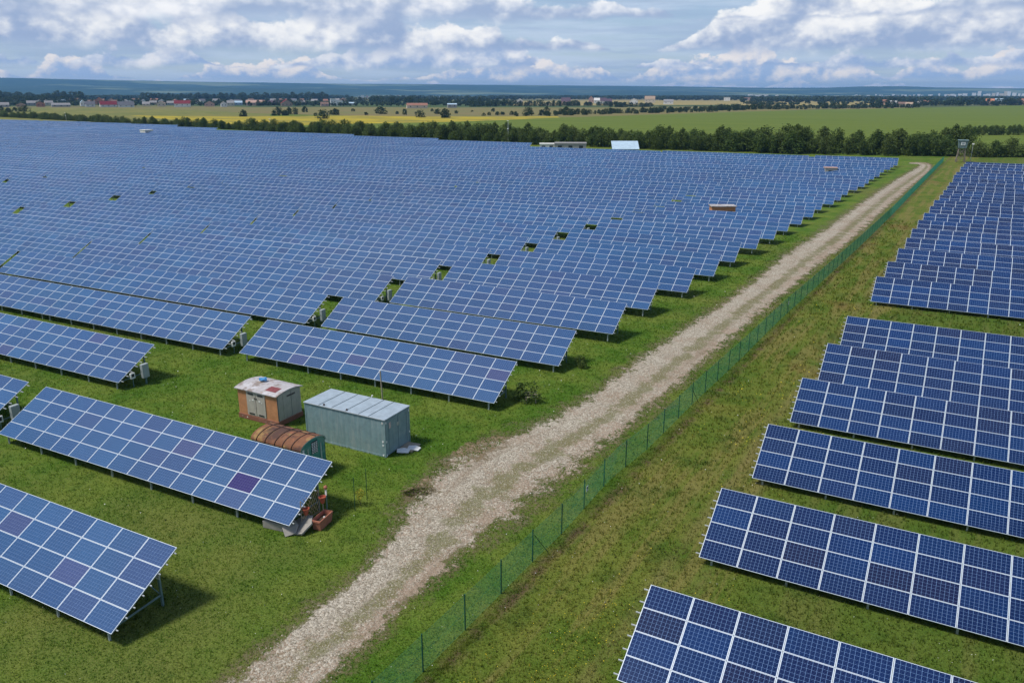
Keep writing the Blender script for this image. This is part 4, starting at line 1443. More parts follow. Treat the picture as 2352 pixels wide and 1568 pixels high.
# ------------------------------------------------------------------ guard tower
TWD = plain('tower_timber', (0.22, 0.19, 0.155), 0.9, 0.1)
root = empty('guard_tower', (8.25, 294.3, 0), R(4))
tag(root, 'grey-blue guard tower on braced timber legs at the end of the right field', 'guard tower')
LH, b0, b1 = 4.35, 1.25, 0.85
for sx in (-1, 1):
    for sy_ in (-1, 1):
        MB().bar((sx * b0, sy_ * b0, -0.1), (sx * b1, sy_ * b1, LH), 0.17).build('leg', TWD, root)
b = MB()
for (a, c_) in (((-1, -1), (1, -1)), ((1, -1), (1, 1)), ((1, 1), (-1, 1)), ((-1, 1), (-1, -1))):
    for k in range(2):
        z0, z1 = 0.2 + k * 2.0, 2.2 + k * 2.0
        f0, f1 = b0 + (b1 - b0) * z0 / LH, b0 + (b1 - b0) * z1 / LH
        b.bar((a[0] * f0, a[1] * f0, z0), (c_[0] * f1, c_[1] * f1, z1), 0.10)
        b.bar((c_[0] * f0, c_[1] * f0, z0), (a[0] * f1, a[1] * f1, z1), 0.10)
b.build('brace', TWD, root)
cb_ = MB()
B_, T_ = 1.12, 1.35
for i, (a, c_) in enumerate((((-1, -1), (1, -1)), ((1, -1), (1, 1)), ((1, 1), (-1, 1)), ((-1, 1), (-1, -1)))):
    cb_.poly([(a[0] * B_, a[1] * B_, LH), (c_[0] * B_, c_[1] * B_, LH), (c_[0] * T_, c_[1] * T_, LH + 2.35), (a[0] * T_, a[1] * T_, LH + 2.35)])
cb_.poly([(-B_, -B_, LH), (-B_, B_, LH), (B_, B_, LH), (B_, -B_, LH)])
MG = plain('blue_grey_cabin_paint', (0.14, 0.20, 0.21), 0.7)
cbn = cb_.build('cabin', MG, root)
MB().box((0, -1.27, LH + 1.40), (1.15, 0.06, 0.95)).build('window', M['white'], cbn)
MB().box((0, -1.305, LH + 1.40), (0.85, 0.02, 0.65)).build('pane', plain('dull_pane', (0.25, 0.30, 0.33), 0.2, 0.6), cbn)
bevel(MB().box((0, 0, LH + 2.42), (3.0, 3.0, 0.14)).build('roof', plain('tower_roof_sheet', (0.22, 0.32, 0.33), 0.6), root), 0.03)
ld = MB()
for s_ in (-0.25, 0.25): ld.bar((1.3, 0.4 + s_, LH + 0.2), (3.2, 0.4 + s_, 0), 0.09)
for k in range(9): ld.bar((1.35 + k * 0.22, 0.15, LH - k * 0.5), (1.35 + k * 0.22, 0.65, LH - k * 0.5), 0.06)
ld.build('ladder', TWD, root)
root = empty('camera_mast', (11.2, 296.0, 0))
MB().bar((0, 0, 0), (0, 0, 5.6), 0.10).build('pole', M['alu'], root)
MB().box((0, -0.1, 5.6), (0.6, 0.4, 0.35)).build('camera', M['white'], root)
tag(root, 'slim camera mast with white head right of the guard tower', 'mast')


def shed(name, px0, px1, pyb, hw, hr, depth, wallm, roofm, label, cat='shed', roof='gable', base_z=0.0, windows=2, rot=None, wcol=None, group=None, chimney=False, gablefront=False, D_=None):
    """building whose foot spans px0..px1 of the survey picture at the ground"""
    pm_ = (px0 + px1) / 2
    c_ = at(pm_, pyb, base_z) if D_ is None else None
    if D_:
        d_ = ray(pm_, pyb); d_ = Vector((d_.x, d_.y)).normalized(); c_ = Vector((d_.x * D_, d_.y * D_, base_z))
    dist = math.hypot(c_.x, c_.y)
    sc_ = math.hypot(dist, CAMZ) / math.hypot(1, (pm_ - 1176) / FPX) / FPX
    wd_ = (px1 - px0) * sc_ * 1.0
    face = math.atan2(c_.y, c_.x) - math.pi / 2 + (rot or 0)
    root = empty(name, (c_.x, c_.y, base_z), face)
    tag(root, label, cat, group)
    y0, y1 = 0, depth
    b = MB()
    b.box((0, depth / 2, hw / 2 - 0.3), (wd_, depth, hw + 0.6))
    if roof == 'gable':
        if gablefront:
            for yy, fl in ((0.0, 1), (depth, 0)):
                p = [(-wd_ / 2, yy, hw), (wd_ / 2, yy, hw), (0, yy, hw + hr)]
                b.poly(p if fl else p[::-1])
        else:
            for xx, fl in ((-wd_ / 2, 0), (wd_ / 2, 1)):
                p = [(xx, 0, hw), (xx, depth, hw), (xx, depth / 2, hw + hr)]
                b.poly(p if fl else p[::-1])
    b.build('wall', wallm, root)
    r_ = MB()
    o_ = 0.35
    th = 0.14
    if roof == 'gable':
        if gablefront:
            X = wd_ / 2 + o_; sl = hr / (wd_ / 2)
            for sx in (-1, 1):
                p = [(sx * X, -o_, hw - sl * o_), (0, -o_, hw + hr), (0, depth + o_, hw + hr), (sx * X, depth + o_, hw - sl * o_)]
                r_.poly([(q[0], q[1], q[2] + th) for q in (p[::-1] if sx < 0 else p)][::-1])
                r_.poly([(q[0], q[1], q[2] + 0.02) for q in p])
                r_.poly([p[0], p[1], (p[1][0], p[1][1], p[1][2] + th), (p[0][0], p[0][1], p[0][2] + th)])
        else:
            X = wd_ / 2 + o_; sl = hr / (depth / 2)
            for sy_ in (0, 1):
                ye = -o_ if sy_ == 0 else depth + o_
                p = [(-X, ye, hw - sl * o_), (X, ye, hw - sl * o_), (X, depth / 2, hw + hr), (-X, depth / 2, hw + hr)]
                r_.poly([(q[0], q[1], q[2] + th) for q in (p if sy_ == 0 else p[::-1])])
                r_.poly([(q[0], q[1], q[2] + 0.02) for q in (p[::-1] if sy_ == 0 else p)])
                r_.poly([p[0], p[1], (p[1][0], p[1][1], p[1][2] + th), (p[0][0], p[0][1], p[0][2] + th)])
                for q0, q1 in ((p[1], p[2]), (p[3], p[0])):
                    r_.poly([q0, q1, (q1[0], q1[1], q1[2] + th), (q0[0], q0[1], q0[2] + th)])
    elif roof == 'flat':
        r_.box((0, depth / 2, hw + hr / 2), (wd_ + 0.3, depth + 0.3, min(hr, 1.0)))
    elif roof == 'mono':
        p = [(-wd_ / 2 - 0.2, -0.3, hw), (wd_ / 2 + 0.2, -0.3, hw), (wd_ / 2 + 0.2, depth + 0.3, hw + hr), (-wd_ / 2 - 0.2, depth + 0.3, hw + hr)]
        r_.poly([(q[0], q[1], q[2] + 0.12) for q in p])
        r_.poly(p[::-1])
        for i in range(4):
            q0, q1 = p[i], p[(i + 1) % 4]
            r_.poly([q0, q1, (q1[0], q1[1], q1[2] + 0.12), (q0[0], q0[1], q0[2] + 0.12)])
    ro = r_.build('roof', roofm, root)
    if chimney:
        MB().box((wd_ * 0.18, depth / 2, hw + hr + 0.35), (0.6, 0.6, 1.3)).build('chimney', M['brickh'], ro)
    for i in range(windows):
        x_ = -wd_ / 2 + wd_ * (i + 0.5) / windows
        MB().box((x_, -0.02, hw * 0.58), (min(1.5, wd_ / windows * 0.45), 0.06, min(1.4, hw * 0.42))).build('window', M['glass'], root)
    return root


M['glass'] = plain('dark_window_glass', (0.035, 0.045, 0.055), 0.15, 0.6)
M['brickh'] = plain('house_brick', (0.36, 0.17, 0.12), 0.9)
HC = {'white': (0.74, 0.73, 0.70), 'cream': (0.62, 0.54, 0.42), 'grey': (0.36, 0.35, 0.34), 'brick': (0.42, 0.20, 0.13), 'pink': (0.55, 0.36, 0.29), 'tan': (0.44, 0.32, 0.23), 'blue': (0.35, 0.45, 0.55),
      'dred': (0.22, 0.035, 0.045), 'red': (0.50, 0.045, 0.040), 'slate': (0.15, 0.15, 0.17), 'rgrey': (0.29, 0.28, 0.28), 'rust': (0.34, 0.17, 0.12), 'brown': (0.22, 0.14, 0.11), 'lblue': (0.42, 0.55, 0.66), 'orange': (0.56, 0.24, 0.14), 'purple': (0.13, 0.09, 0.12)}
HM = {k: plain('paint_' + k, v, 0.85, 0.15, 0.0, 0.12, 0.8) for k, v in HC.items()}
LB = lambda zx: zx * 0.2344
YB = lambda zy: 196 + zy * 0.2344
# (x0, x1, base, wall h, roof h, wall, roof, gablefront, label)
HOUSES = [
    (0, 85, 216, 3.6, 3.6, 'grey', 'rgrey', 0, 'grey-roofed house at the far left edge of the village'),
    (165, 242, 212, 3.0, 2.8, 'tan', 'brown', 1, 'small tan cottage with brown gable near the left edge'),
    (272, 358, 200, 4.5, 3.6, 'grey', 'rgrey', 0, 'grey house between the tan cottage and the brick one'),
    (366, 438, 212, 4.8, 3.0, 'brick', 'rust', 1, 'narrow brick house facing the meadow at the left'),
    (448, 520, 198, 4.6, 3.4, 'cream', 'rgrey', 0, 'cream house with grey roof behind the long barn'),
    (522, 680, 212, 3.0, 2.8, 'grey', 'rgrey', 0, 'long grey barn at the edge of the meadow'),
    (570, 640, 176, 4.6, 3.0, 'white', 'lblue', 0, 'white house with light roof above the long barn'),
    (796, 842, 206, 6.0, 3.8, 'white', 'lblue', 1, 'tall white house with pale blue gable'),
    (848, 928, 212, 4.0, 4.4, 'white', 'slate', 0, 'white house with dark slate roof right of the blue gable'),
    (942, 1010, 190, 8.2, 4.6, 'orange', 'orange', 1, 'tallest red-brown brick house of the village'),
    (995, 1140, 213, 3.6, 5.2, 'white', 'dred', 0, 'wide white house with a dark red roof'),
    (1090, 1165, 190, 5.0, 3.4, 'tan', 'brown', 0, 'brown-roofed house behind the dark red roof'),
    (1168, 1308, 215, 3.2, 5.0, 'white', 'slate', 0, 'wide house with a steep dark grey roof'),
    (1245, 1300, 190, 5.0, 3.2, 'white', 'slate', 1, 'white gabled house behind the steep grey roof'),
    (1400, 1465, 204, 3.6, 3.4, 'cream', 'rgrey', 0, 'cream house half hidden by dark trees'),
    (1470, 1535, 192, 4.2, 3.2, 'tan', 'rgrey', 0, 'tan house behind the cream houses'),
    (1548, 1618, 208, 5.0, 3.6, 'cream', 'pink', 1, 'pale yellow gabled house in the village centre'),
    (1640, 1705, 196, 4.0, 3.4, 'grey', 'rgrey', 0, 'grey house left of the white hall'),
    (1718, 1858, 213, 5.2, 4.8, 'white', 'dred', 0, 'long white hall with a dark red roof'),
    (1806, 1850, 175, 5.5, 3.4, 'white', 'lblue', 0, 'small white house peeking above the white hall'),
    (2010, 2095, 208, 4.4, 3.8, 'pink', 'brown', 1, 'pink brick house right of the white hall'),
    (2170, 2225, 212, 4.6, 3.6, 'white', 'rgrey', 1, 'white house beside the long low white wall'),
    (2228, 2292, 205, 5.4, 3.6, 'cream', 'rgrey', 0, 'cream house with a balcony in mid village'),
    (2302, 2372, 196, 4.6, 3.0, 'blue', 'lblue', 0, 'light blue metal-roofed building in mid village'),
    (3840 + 66, 3840 + 214, 200, 5.2, 4.2, 'pink', 'pink', 0, 'broad pink brick house right of the village centre'),
    (3840 + 272, 3840 + 378, 197, 4.2, 4.2, 'brick', 'purple', 0, 'brick house with a dark roof beside the red roof'),
    (3840 + 408, 3840 + 512, 204, 4.6, 6.2, 'tan', 'red', 1, 'house with the brightest red pointed roof'),
    (3840 + 572, 3840 + 650, 188, 3.8, 3.6, 'grey', 'rgrey', 0, 'low grey house right of the bright red roof'),
    (3840 + 796, 3840 + 868, 206, 3.6, 3.2, 'pink', 'brown', 0, 'small brownish house left of the white block'),
    (3840 + 892, 3840 + 942, 200, 11.0, 1.0, 'white', 'white', 2, 'tall white block with a stepped roof'),
    (3840 + 946, 3840 + 1004, 200, 8.0, 1.0, 'white', 'white', 2, 'lower white block joined beside the tall white block'),
    (3840 + 1008, 3840 + 1130, 196, 3.4, 2.0, 'grey', 'lblue', 0, 'long low grey shed right of the white blocks'),
    (3840 + 1642, 3840 + 1836, 227, 4.4, 3.0, 'cream', 'rust', 0, 'long cream farm building with a rusty roof'),
    (3840 + 2037, 3840 + 2124, 222, 5.0, 1.5, 'grey', 'lblue', 0, 'grey and pale blue shed among the bushes'),
    (7680 + 362, 7680 + 418, 176, 6.0, 4.5, 'white', 'rgrey', 1, 'lone small white house with grey gable in the fields'),
    (7680 + 797, 7680 + 882, 184, 5.5, 7.5, 'pink', 'purple', 0, 'house with a tall dark roof in the middle distance'),
    (7680 + 1066, 7680 + 1114, 172, 9.0, 6.0, 'pink', 'orange', 1, 'pink house with an orange gable'),
    (7680 + 1118, 7680 + 1174, 178, 7.0, 5.0, 'white', 'white', 0, 'white house next to the orange gable'),
    (7680 + 1180, 7680 + 1240, 182, 6.0, 6.5, 'white', 'purple', 0, 'white house with a purple-black roof'),
    (7680 + 1242, 7680 + 1290, 186, 5.0, 6.0, 'tan', 'purple', 0, 'dark-roofed house at the right of the purple roof'),
    (7680 + 1466, 7680 + 1540, 188, 7.0, 5.0, 'white', 'cream', 1, 'bright white house among hedges'),
    (7680 + 1615, 7680 + 1710, 172, 9.0, 7.0, 'cream', 'tan', 0, 'large pale house right of the bright white one'),
    (7680 + 1800, 7680 + 1890, 188, 6.0, 4.0, 'white', 'rgrey', 0, 'low pale house with a grey roof near the right hedges'),
]
for (x0, x1, zb_, hw, hr, wc, rc, gf, lab) in HOUSES:
    off = 0
    if x0 >= 7680: x0 -= 7680; x1 -= 7680; off = 1800
    elif x0 >= 3840: x0 -= 3840; x1 -= 3840; off = 900
    px0, px1 = off * 0.6125 + x0 * 0.2344, off * 0.6125 + x1 * 0.2344
    py = YB(zb_)
    dist = at((px0 + px1) / 2, py, 0).length
    k_ = 1.0
    if off == 1800: k_ = 1.0
    shed('house', px0, px1, py, hw * k_, hr * k_, 9.0 * (1 if dist < 2200 else 1.6), HM[wc], HM[rc], lab, 'house', 'flat' if gf == 2 else 'gable', windows=3 if (x1 - x0) > 90 else 2, rot=0.12 * math.sin(x0 * 1.7), group='houses of the far village', chimney=gf == 0 and hr > 3, gablefront=gf == 1)
# right hand settlement (last crop: 0.2969 per step from x = 2700 source)
RH = [
    (30, 76, 121, 9.5, 2.0, 'white', 'white', 2, 'white square house above the hedge on the right'),
    (186, 262, 118, 5.0, 4.5, 'tan', 'brown', 0, 'brown-roofed farmhouse left of the golden field'),
    (430, 455, 121, 6.0, 4.0, 'tan', 'rust', 1, 'small rust-roofed house beside the golden field'),
    (1250, 1296, 150, 5.5, 4.5, 'pink', 'rust', 0, 'pink house with rust roof at the green field edge'),
    (1300, 1370, 158, 5.0, 4.0, 'white', 'white', 0, 'white house at the edge of the green field'),
    (1380, 1432, 160, 4.0, 3.0, 'tan', 'brown', 0, 'small tan house right of the white one at the field'),
    (1436, 1490, 163, 4.0, 3.0, 'cream', 'tan', 0, 'cream house at the field edge'),
    (1520, 1562, 150, 5.5, 4.5, 'white', 'rust', 1, 'white gabled house in front of the poplars'),
    (1575, 1625, 146, 4.5, 3.5, 'tan', 'rust', 0, 'tan house behind the field-edge hedge'),
    (2056, 2112, 146, 7.0, 4.5, 'pink', 'orange', 0, 'pink house near the right picture edge'),
    (2128, 2182, 141, 6.5, 5.0, 'blue', 'lblue', 0, 'blue-roofed house near the right picture edge'),
    (2305, 2365, 146, 7.0, 5.0, 'brick', 'rust', 0, 'brick house at the right picture edge'),
]
for (x0, x1, zb_, hw, hr, wc, rc, gf, lab) in RH:
    px0, px1 = 2700 * 0.6125 + x0 * 0.2969, 2700 * 0.6125 + x1 * 0.2969
    shed('house', px0, px1, 196 + zb_ * 0.2969, hw, hr, 12, HM[wc], HM[rc], lab, 'house', 'flat' if gf == 2 else 'gable', windows=2, group='houses of the far village', gablefront=gf == 1)
# second rank of roofs half hidden in the trees
hr_ = random.Random(99)
KIND = [('grey', 'rgrey', 'grey roof'), ('cream', 'brown', 'brown roof'), ('tan', 'rust', 'rusty roof'), ('white', 'rgrey', 'white wall and grey roof'), ('pink', 'brown', 'pinkish wall'), ('white', 'slate', 'white wall and dark roof')]
for i in range(34):
    px = -20 + i * 24.5 + hr_.uniform(-8, 8)
    wpx = hr_.uniform(9, 16)
    wc, rc, ds = KIND[hr_.randrange(6)]
    shed('house', px, px + wpx, hr_.uniform(234.5, 239.5), hr_.uniform(4, 6), hr_.uniform(3.2, 4.6), 10, HM[wc], HM[rc], 'small village house with %s half hidden among trees' % ds, 'house', 'gable', windows=2, rot=hr_.uniform(-0.5, 0.5), group='houses among the trees, ' + ds, gablefront=hr_.random() < 0.45)
# distant town blocks
tr_ = random.Random(21)
TB = [(215, 250, 92, 70), (250, 300, 92, 75), (300, 370, 92, 73), (428, 450, 91, 74)]
x = 530
while x < 2352:
    d_ = tr_.random()
    w_ = tr_.uniform(10, 34)
    dens = 0.35 if x < 1000 else (0.7 if x < 1650 else 0.85)
    if d_ < dens:
        base = 90 - (x - 530) / 1820 * 26 + tr_.uniform(-4, 4)
        hh = tr_.uniform(4, 10) + (9 if (1900 < x < 2010 or x > 2150) and d_ < 0.6 else 0)
        TB.append((x, x + w_, base, base - hh))
    x += w_ + tr_.uniform(2, 22)
for i, (x0, x1, zb_, zt_) in enumerate(TB):
    px0, px1 = 2700 * 0.6125 + x0 * 0.2969, 2700 * 0.6125 + x1 * 0.2969
    pyb = 196 + zb_ * 0.2969; pyt = 196 + zt_ * 0.2969
    D_ = 5400 if zb_ > 84 else 6900
    bz = CAMZ + (216.2 - pyb) / FPX * D_
    if bz < 0: bz = 0
    hgt = max(6, (pyb - pyt) / FPX * D_)
    big = i < 3
    shed('apartment_block', px0, px1, pyb, hgt + 14, 2, 60, HM['white' if tr_.random() < 0.75 else 'cream'], HM['white'], 'long white building standing out on the far plain' if big else 'pale block of the distant town under the hills', 'building', 'flat', bz - 14, windows=0, D_=D_, group='long white factory' if big else 'blocks of the distant town')
TB2 = []
x = 1130
while x < 2000:
    w_ = tr_.uniform(8, 30)
    if tr_.random() < 0.55: TB2.append((x, x + w_, 128 + tr_.uniform(-6, 3), tr_.uniform(5, 10)))
    x += w_ + tr_.uniform(6, 26)
for (x0, x1, zb_, hh) in TB2:
    px0, px1 = 900 * 0.6125 + x0 * 0.2344, 900 * 0.6125 + x1 * 0.2344
    py = YB(zb_)
    shed('apartment_block', px0, px1, py, 6 + hh * 0.6, 2, 30, HM[tr_.choice(['white', 'cream', 'pink'])], HM[tr_.choice(['rgrey', 'white', 'rust'])], 'pale building of the distant village left of centre', 'building', 'flat', windows=0, group='buildings left of centre under the hills')

# buildings inside and behind the solar field
shed('kiosk', 334, 354, 315, 3.2, 0.3, 4.0, HM['white'], HM['white'], 'small white kiosk far inside the left field', 'kiosk', 'flat', windows=2, rot=0.6)
shed('kiosk', 1633, 1686, 519, 3.1, 0.14, 2.0, M['orange'], M['kroof'], 'orange and white transformer kiosk between the solar rows on the right', 'kiosk', 'flat', windows=2, rot=0.25)
shed('kiosk', 1894, 1920, 411, 2.7, 0.12, 2.0, M['greige'], HM['pink'], 'distant kiosk roof showing between rows near the far right corner', 'kiosk', 'flat', windows=1, rot=0.2)
shed('open_shed', 1408, 1466, 349, 0.9, 2.6, 6.0, M['steelg'], HM['lblue'], 'shed with a sloping light blue metal roof behind the panels', 'shed', 'mono', windows=1, rot=0.1)
shed('barn', 1275, 1345, 347, 2.5, 0.4, 7.0, HM['grey'], HM['rgrey'], 'low shed with dull grey roof by the tree belt', 'shed', 'flat', windows=3)
shed('site_cabin', 1240, 1274, 345, 2.1, 0.3, 5.0, HM['white'], HM['white'], 'low white cabin left of the grey shed', 'cabin', 'flat', windows=2)
for (px, pyb, h_, lab) in ((1167, 331, 9.6, 'tall lamp mast with white heads in front of the tree belt'), (622, 300, 6.6, 'thin mast at the edge of the left tree belt'), (153, 280, 6.5, 'thin mast at the far left of the tree belt')):
    p = at(px, pyb)
    rt = empty('lamp_mast', tuple(p))
    MB().bar((0, 0, 0), (0, 0, h_), 0.11, n=6).build('pole', M['alu'], rt)
    MB().box((0, -0.15, h_), (0.7, 0.35, 0.25)).box((0, -0.15, h_ * 0.66), (0.5, 0.4, 0.4)).build('lamp', M['white'], rt)
    tag(rt, lab, 'mast')

# ------------------------------------------------------------------ trees
def crown_mesh(name, seed, h, rw, nleaf, ls, m_, low=0.10, lobes=16, pointy=0.35, rag=1.0):
    g = np.random.default_rng(seed)
    C = []
    for i in range(lobes):
        z = low + (0.93 - low) * ((i + g.random()) / lobes)
        f = (z - low) / (0.93 - low)
        rad = rw * (math.sin(math.pi * (0.13 + 0.80 * f ** (0.65 + pointy)))) ** 0.8
        a = i * 2.4 + g.random() * 1.2
        rr = rad * (0.15 + 0.85 * g.random())
        C.append((rr * math.cos(a), rr * math.sin(a), z * h, rad * (0.26 + 0.34 * g.random() ** 1.5)))
    C.append((0, 0, 0.93 * h, rw * 0.20))
    C.append((rw * .35 * math.cos(seed), rw * .35 * math.sin(seed), 0.86 * h, rw * 0.22))
    C.append((rw * -.4 * math.cos(seed + 1), rw * .3, 0.80 * h, rw * 0.24))
    for q in range(4):
        a = seed * 1.7 + q * 1.9
        rr = rw * (0.15 + 0.16 * q)
        C.append((rr * math.cos(a), rr * math.sin(a), h * (0.98 - 0.07 * q), rw * 0.12))
    C = np.array(C)
    wts = C[:, 3] ** 2; wts /= wts.sum()
    k = g.choice(len(C), nleaf, p=wts)
    d = g.normal(size=(nleaf, 3)); d /= np.linalg.norm(d, axis=1)[:, None]
    r_ = 0.45 + 0.62 * g.random(nleaf) ** 0.7 + 0.35 * (g.random(nleaf) > 0.88)
    sq = np.array([1, 1, 1.35])
    P = C[k, :3] + d * (C[k, 3] * r_)[:, None] * sq
    P[:, 2] = np.maximum(P[:, 2], 0.15)
    nrm = d * 0.7 + g.normal(size=(nleaf, 3)) * 0.6 + np.array([0, 0, 0.35])
    nrm /= np.linalg.norm(nrm, axis=1)[:, None]
    a = np.cross(nrm, g.normal(size=(nleaf, 3))); a /= np.linalg.norm(a, axis=1)[:, None]
    b = np.cross(nrm, a)
    s = ls * (0.6 + 0.8 * g.random(nleaf))[:, None]
    V = np.stack([P - a * s * 0.5, P + b * s * 0.32, P + a * s * 0.55, P - b * s * 0.34], 1).reshape(-1, 3)
    F = np.arange(nleaf * 4).reshape(-1, 4)
    return np_mesh(name, V, F, m_)


def trunk_mesh(seed, h, r_):
    g = random.Random(seed)
    b = MB()
    pts = [(0, 0, -0.1), (g.uniform(-.1, .1), g.uniform(-.1, .1), h * 0.35), (g.uniform(-.2, .2), g.uniform(-.2, .2), h * 0.8)]
    rs = [r_, r_ * 0.7, r_ * 0.25]
    for i in range(2):
        a, c_ = Vector(pts[i]), Vector(pts[i + 1])
        k0 = len(b.v)
        for p, q in ((a, rs[i]), (c_, rs[i + 1])):
            for k in range(7):
                t = 2 * math.pi * k / 7
                b.v.append((p.x + q * math.cos(t), p.y + q * math.sin(t), p.z))
        for k in range(7):
            b.f.append((k0 + k, k0 + (k + 1) % 7, k0 + 7 + (k + 1) % 7, k0 + 7 + k)); b.mi.append(0)
    for i in range(5):
        z = h * (0.2 + 0.13 * i)
        t = i * 2.3
        b.bar((0, 0, z), (math.cos(t) * h * 0.2, math.sin(t) * h * 0.2, z + h * 0.14), r_ * 0.3)
    return b.mesh('trunk', M['bark'])


VAR = []
for i in range(7):
    hh = [8.0, 7.4, 8.6, 7.0, 8.2, 6.6, 9.0][i]
    VAR.append((crown_mesh('crown', 40 + i, hh, [2.6, 3.0, 2.3, 2.9, 2.5, 3.1, 2.2][i], 2600, 0.36, M['leafA'] if i % 3 else M['leafB'], 0.04, 34, [0.35, 0.2, 0.6, 0.2, 0.45, 0.1, 0.7][i]), trunk_mesh(i, hh, 0.16), hh))
FVAR = []
for i in range(4):
    hh = [10, 9, 11, 8][i]
    FVAR.append((crown_mesh('crown', 80 + i, hh, [4.0, 4.4, 3.2, 4.2][i], 420, 1.1, M['leafC'], 0.04, 12, [0.2, 0.1, 0.6, 0.1][i]), trunk_mesh(20 + i, hh, 0.25), hh))
SVAR = []
for i in range(4):
    SVAR.append((crown_mesh('crown', 120 + i, 3.0, [2.4, 2.0, 2.9, 1.8][i], 520, 0.50, M['leafC'], 0.0, 9, 0.1), trunk_mesh(30 + i, 2.4, 0.10), 3.0))
ntree = 0


def tree(name, x, y, s, var, label, cat, group, g, sx=1.0, z=0.0):
    global ntree
    cr, tk, hh = var
    rt = empty(name, (x, y, z), g.uniform(0, 6.28))
    rt.scale = (s * sx * g.uniform(0.9, 1.15), s * sx * g.uniform(0.9, 1.15), s)
    tag(rt, label, cat, group)
    put('crown', cr, rt)
    put('trunk', tk, rt)
    ntree += 1


g = random.Random(5)
# near line of the belt, world points, tree height and depth of the belt there
BELT = [(-760, 445, 4.9, 9), (-560, 398, 5.0, 10), (-505, 372, 5.3, 12), (-420, 366, 5.6, 14), (-345, 345, 6.2, 16), (-290, 333, 6.6, 18), (-215, 318, 7.4, 22), (-165, 308, 8.0, 24), (-120, 305, 7.2, 24), (-80, 303, 7.8, 26), (-45, 305, 8.3, 28), (-10, 312, 7.8, 22), (5, 318, 6.4, 14), (18, 322, 6.6, 12), (60, 334, 5.0, 14)]
pl = 0.0
for (a, b_) in zip(BELT, BELT[1:]):
    L_ = math.hypot(b_[0] - a[0], b_[1] - a[1])
    rows = 1 if a[3] < 15 else (2 if a[3] < 21 else 3)
    step = 5.0 if rows == 1 else (4.9 if rows == 2 else 4.7)
    nn = max(1, int(L_ / step))
    for i in range(nn):
        t = (i + g.random() * 0.6) / nn
        x, y = a[0] + (b_[0] - a[0]) * t, a[1] + (b_[1] - a[1]) * t
        hh = a[2] + (b_[2] - a[2]) * t
        for r_ in range(rows):
            yy = y + (r_ + g.random() * 0.7) * (a[3] / max(rows, 1)) * 0.75
            xx = x + g.uniform(-1.5, 1.5) + r_ * 1.7
            v = g.choice(VAR)
            s = hh / v[2] * g.uniform(0.68, 1.20) * (0.84 if r_ == 0 and rows > 1 else 1.0)
            tree('deciduous_tree', xx, yy, s, v, 'bushy green tree in the dense belt behind the solar field', 'tree', 'trees of the belt behind the solar field', g, 1.55 if rows == 1 else (1.45 if rows == 2 else 1.3))
print('belt', ntree)
ug = np.random.default_rng(77)
uv_, uo = [], 0
for (a, b_) in zip(BELT, BELT[1:]):
    L_ = math.hypot(b_[0] - a[0], b_[1] - a[1])
    n_ = int(L_ * 95)
    t_ = ug.random(n_)
    hh = (a[2] + (b_[2] - a[2]) * t_) * 0.52
    dp = (a[3] + (b_[3] - a[3]) * t_)
    lump = 0.65 + 0.35 * np.sin(t_ * L_ * 0.55 + a[0]) * np.sin(t_ * L_ * 0.17 + 1.0)
    zq = hh * lump * ug.random(n_) ** 0.6
    P = np.stack([a[0] + (b_[0] - a[0]) * t_, a[1] + (b_[1] - a[1]) * t_ + ug.random(n_) ** 0.7 * dp * 0.8, zq], 1)
    A = ug.normal(size=(n_, 3)); A /= np.linalg.norm(A, axis=1)[:, None]
    B = np.cross(A, ug.normal(size=(n_, 3))); B /= np.linalg.norm(B, axis=1)[:, None]
    s_ = (0.22 + 0.30 * ug.random(n_))[:, None]
    uv_.append(np.stack([P - A * s_, P - B * s_ * .6, P + A * s_, P + B * s_ * .6], 1).reshape(-1, 3))
uv_ = np.concatenate(uv_)
tag(put('undergrowth', np_mesh('undergrowth', uv_, np.arange(len(uv_)).reshape(-1, 4), M['leafB'])), 'thick undergrowth filling the tree belt behind the solar field', None, None, 'stuff')
for (px, py, h_, lab) in ((2165, 352, 9.0, 'tall tree of the clump left of the guard tower'), (2190, 350, 10.0, 'tallest tree right behind the guard tower'), (2215, 350, 9.4, 'broad tree just right of the guard tower cabin'), (2135, 352, 8.0, 'lower tree left of the clump at the guard tower')):
    p = at(px, py)
    v = VAR[int(px) % 7]
    tree('deciduous_tree', p.x, p.y + 8, h_ / v[2], v, lab, 'tree', None, g, 1.25)
# hedge behind the gap on the right
for i in range(17):
    p = at(2222 + i * 13 + g.uniform(-4, 4), 311 - i * 0.1)
    v = g.choice(VAR)
    tree('hedge_tree', p.x, p.y + g.uniform(-2, 2), g.uniform(4.6, 5.6) / v[2], v, 'dark tree of the short hedge behind the strip of field at right', 'tree', 'trees of the right hedge', g, 1.4)
# shrubs across the middle distance
SH = []
def line(x0, y0, x1, y1, n, h0, h1, jit=2.0):
    for i in range(n):
        t = (i + g.random()) / n
        SH.append((x0 + (x1 - x0) * t, y0 + (y1 - y0) * t + g.uniform(-jit, jit), g.uniform(h0, h1)))
line(1240, 266, 1700, 254, 50, 4, 7, 1.6)
line(1500, 257, 1720, 252, 22, 5, 8, 1.2)
line(1650, 252, 2110, 247.5, 62, 5, 9, 1.2)
line(1080, 245, 1360, 243, 26, 8, 12, 1.0)
line(1400, 246, 1500, 245.5, 12, 6, 10, .8)
line(1290, 243, 1440, 242, 16, 6, 9, 0.8)
line(1110, 268, 1330, 262, 20, 2.5, 5, 3.0)
line(690, 262, 1100, 258, 12, 2, 4, 6.0)
line(0, 258, 60, 258, 6, 5, 8, 3)
line(620, 268, 680, 264, 5, 5, 8, 2)
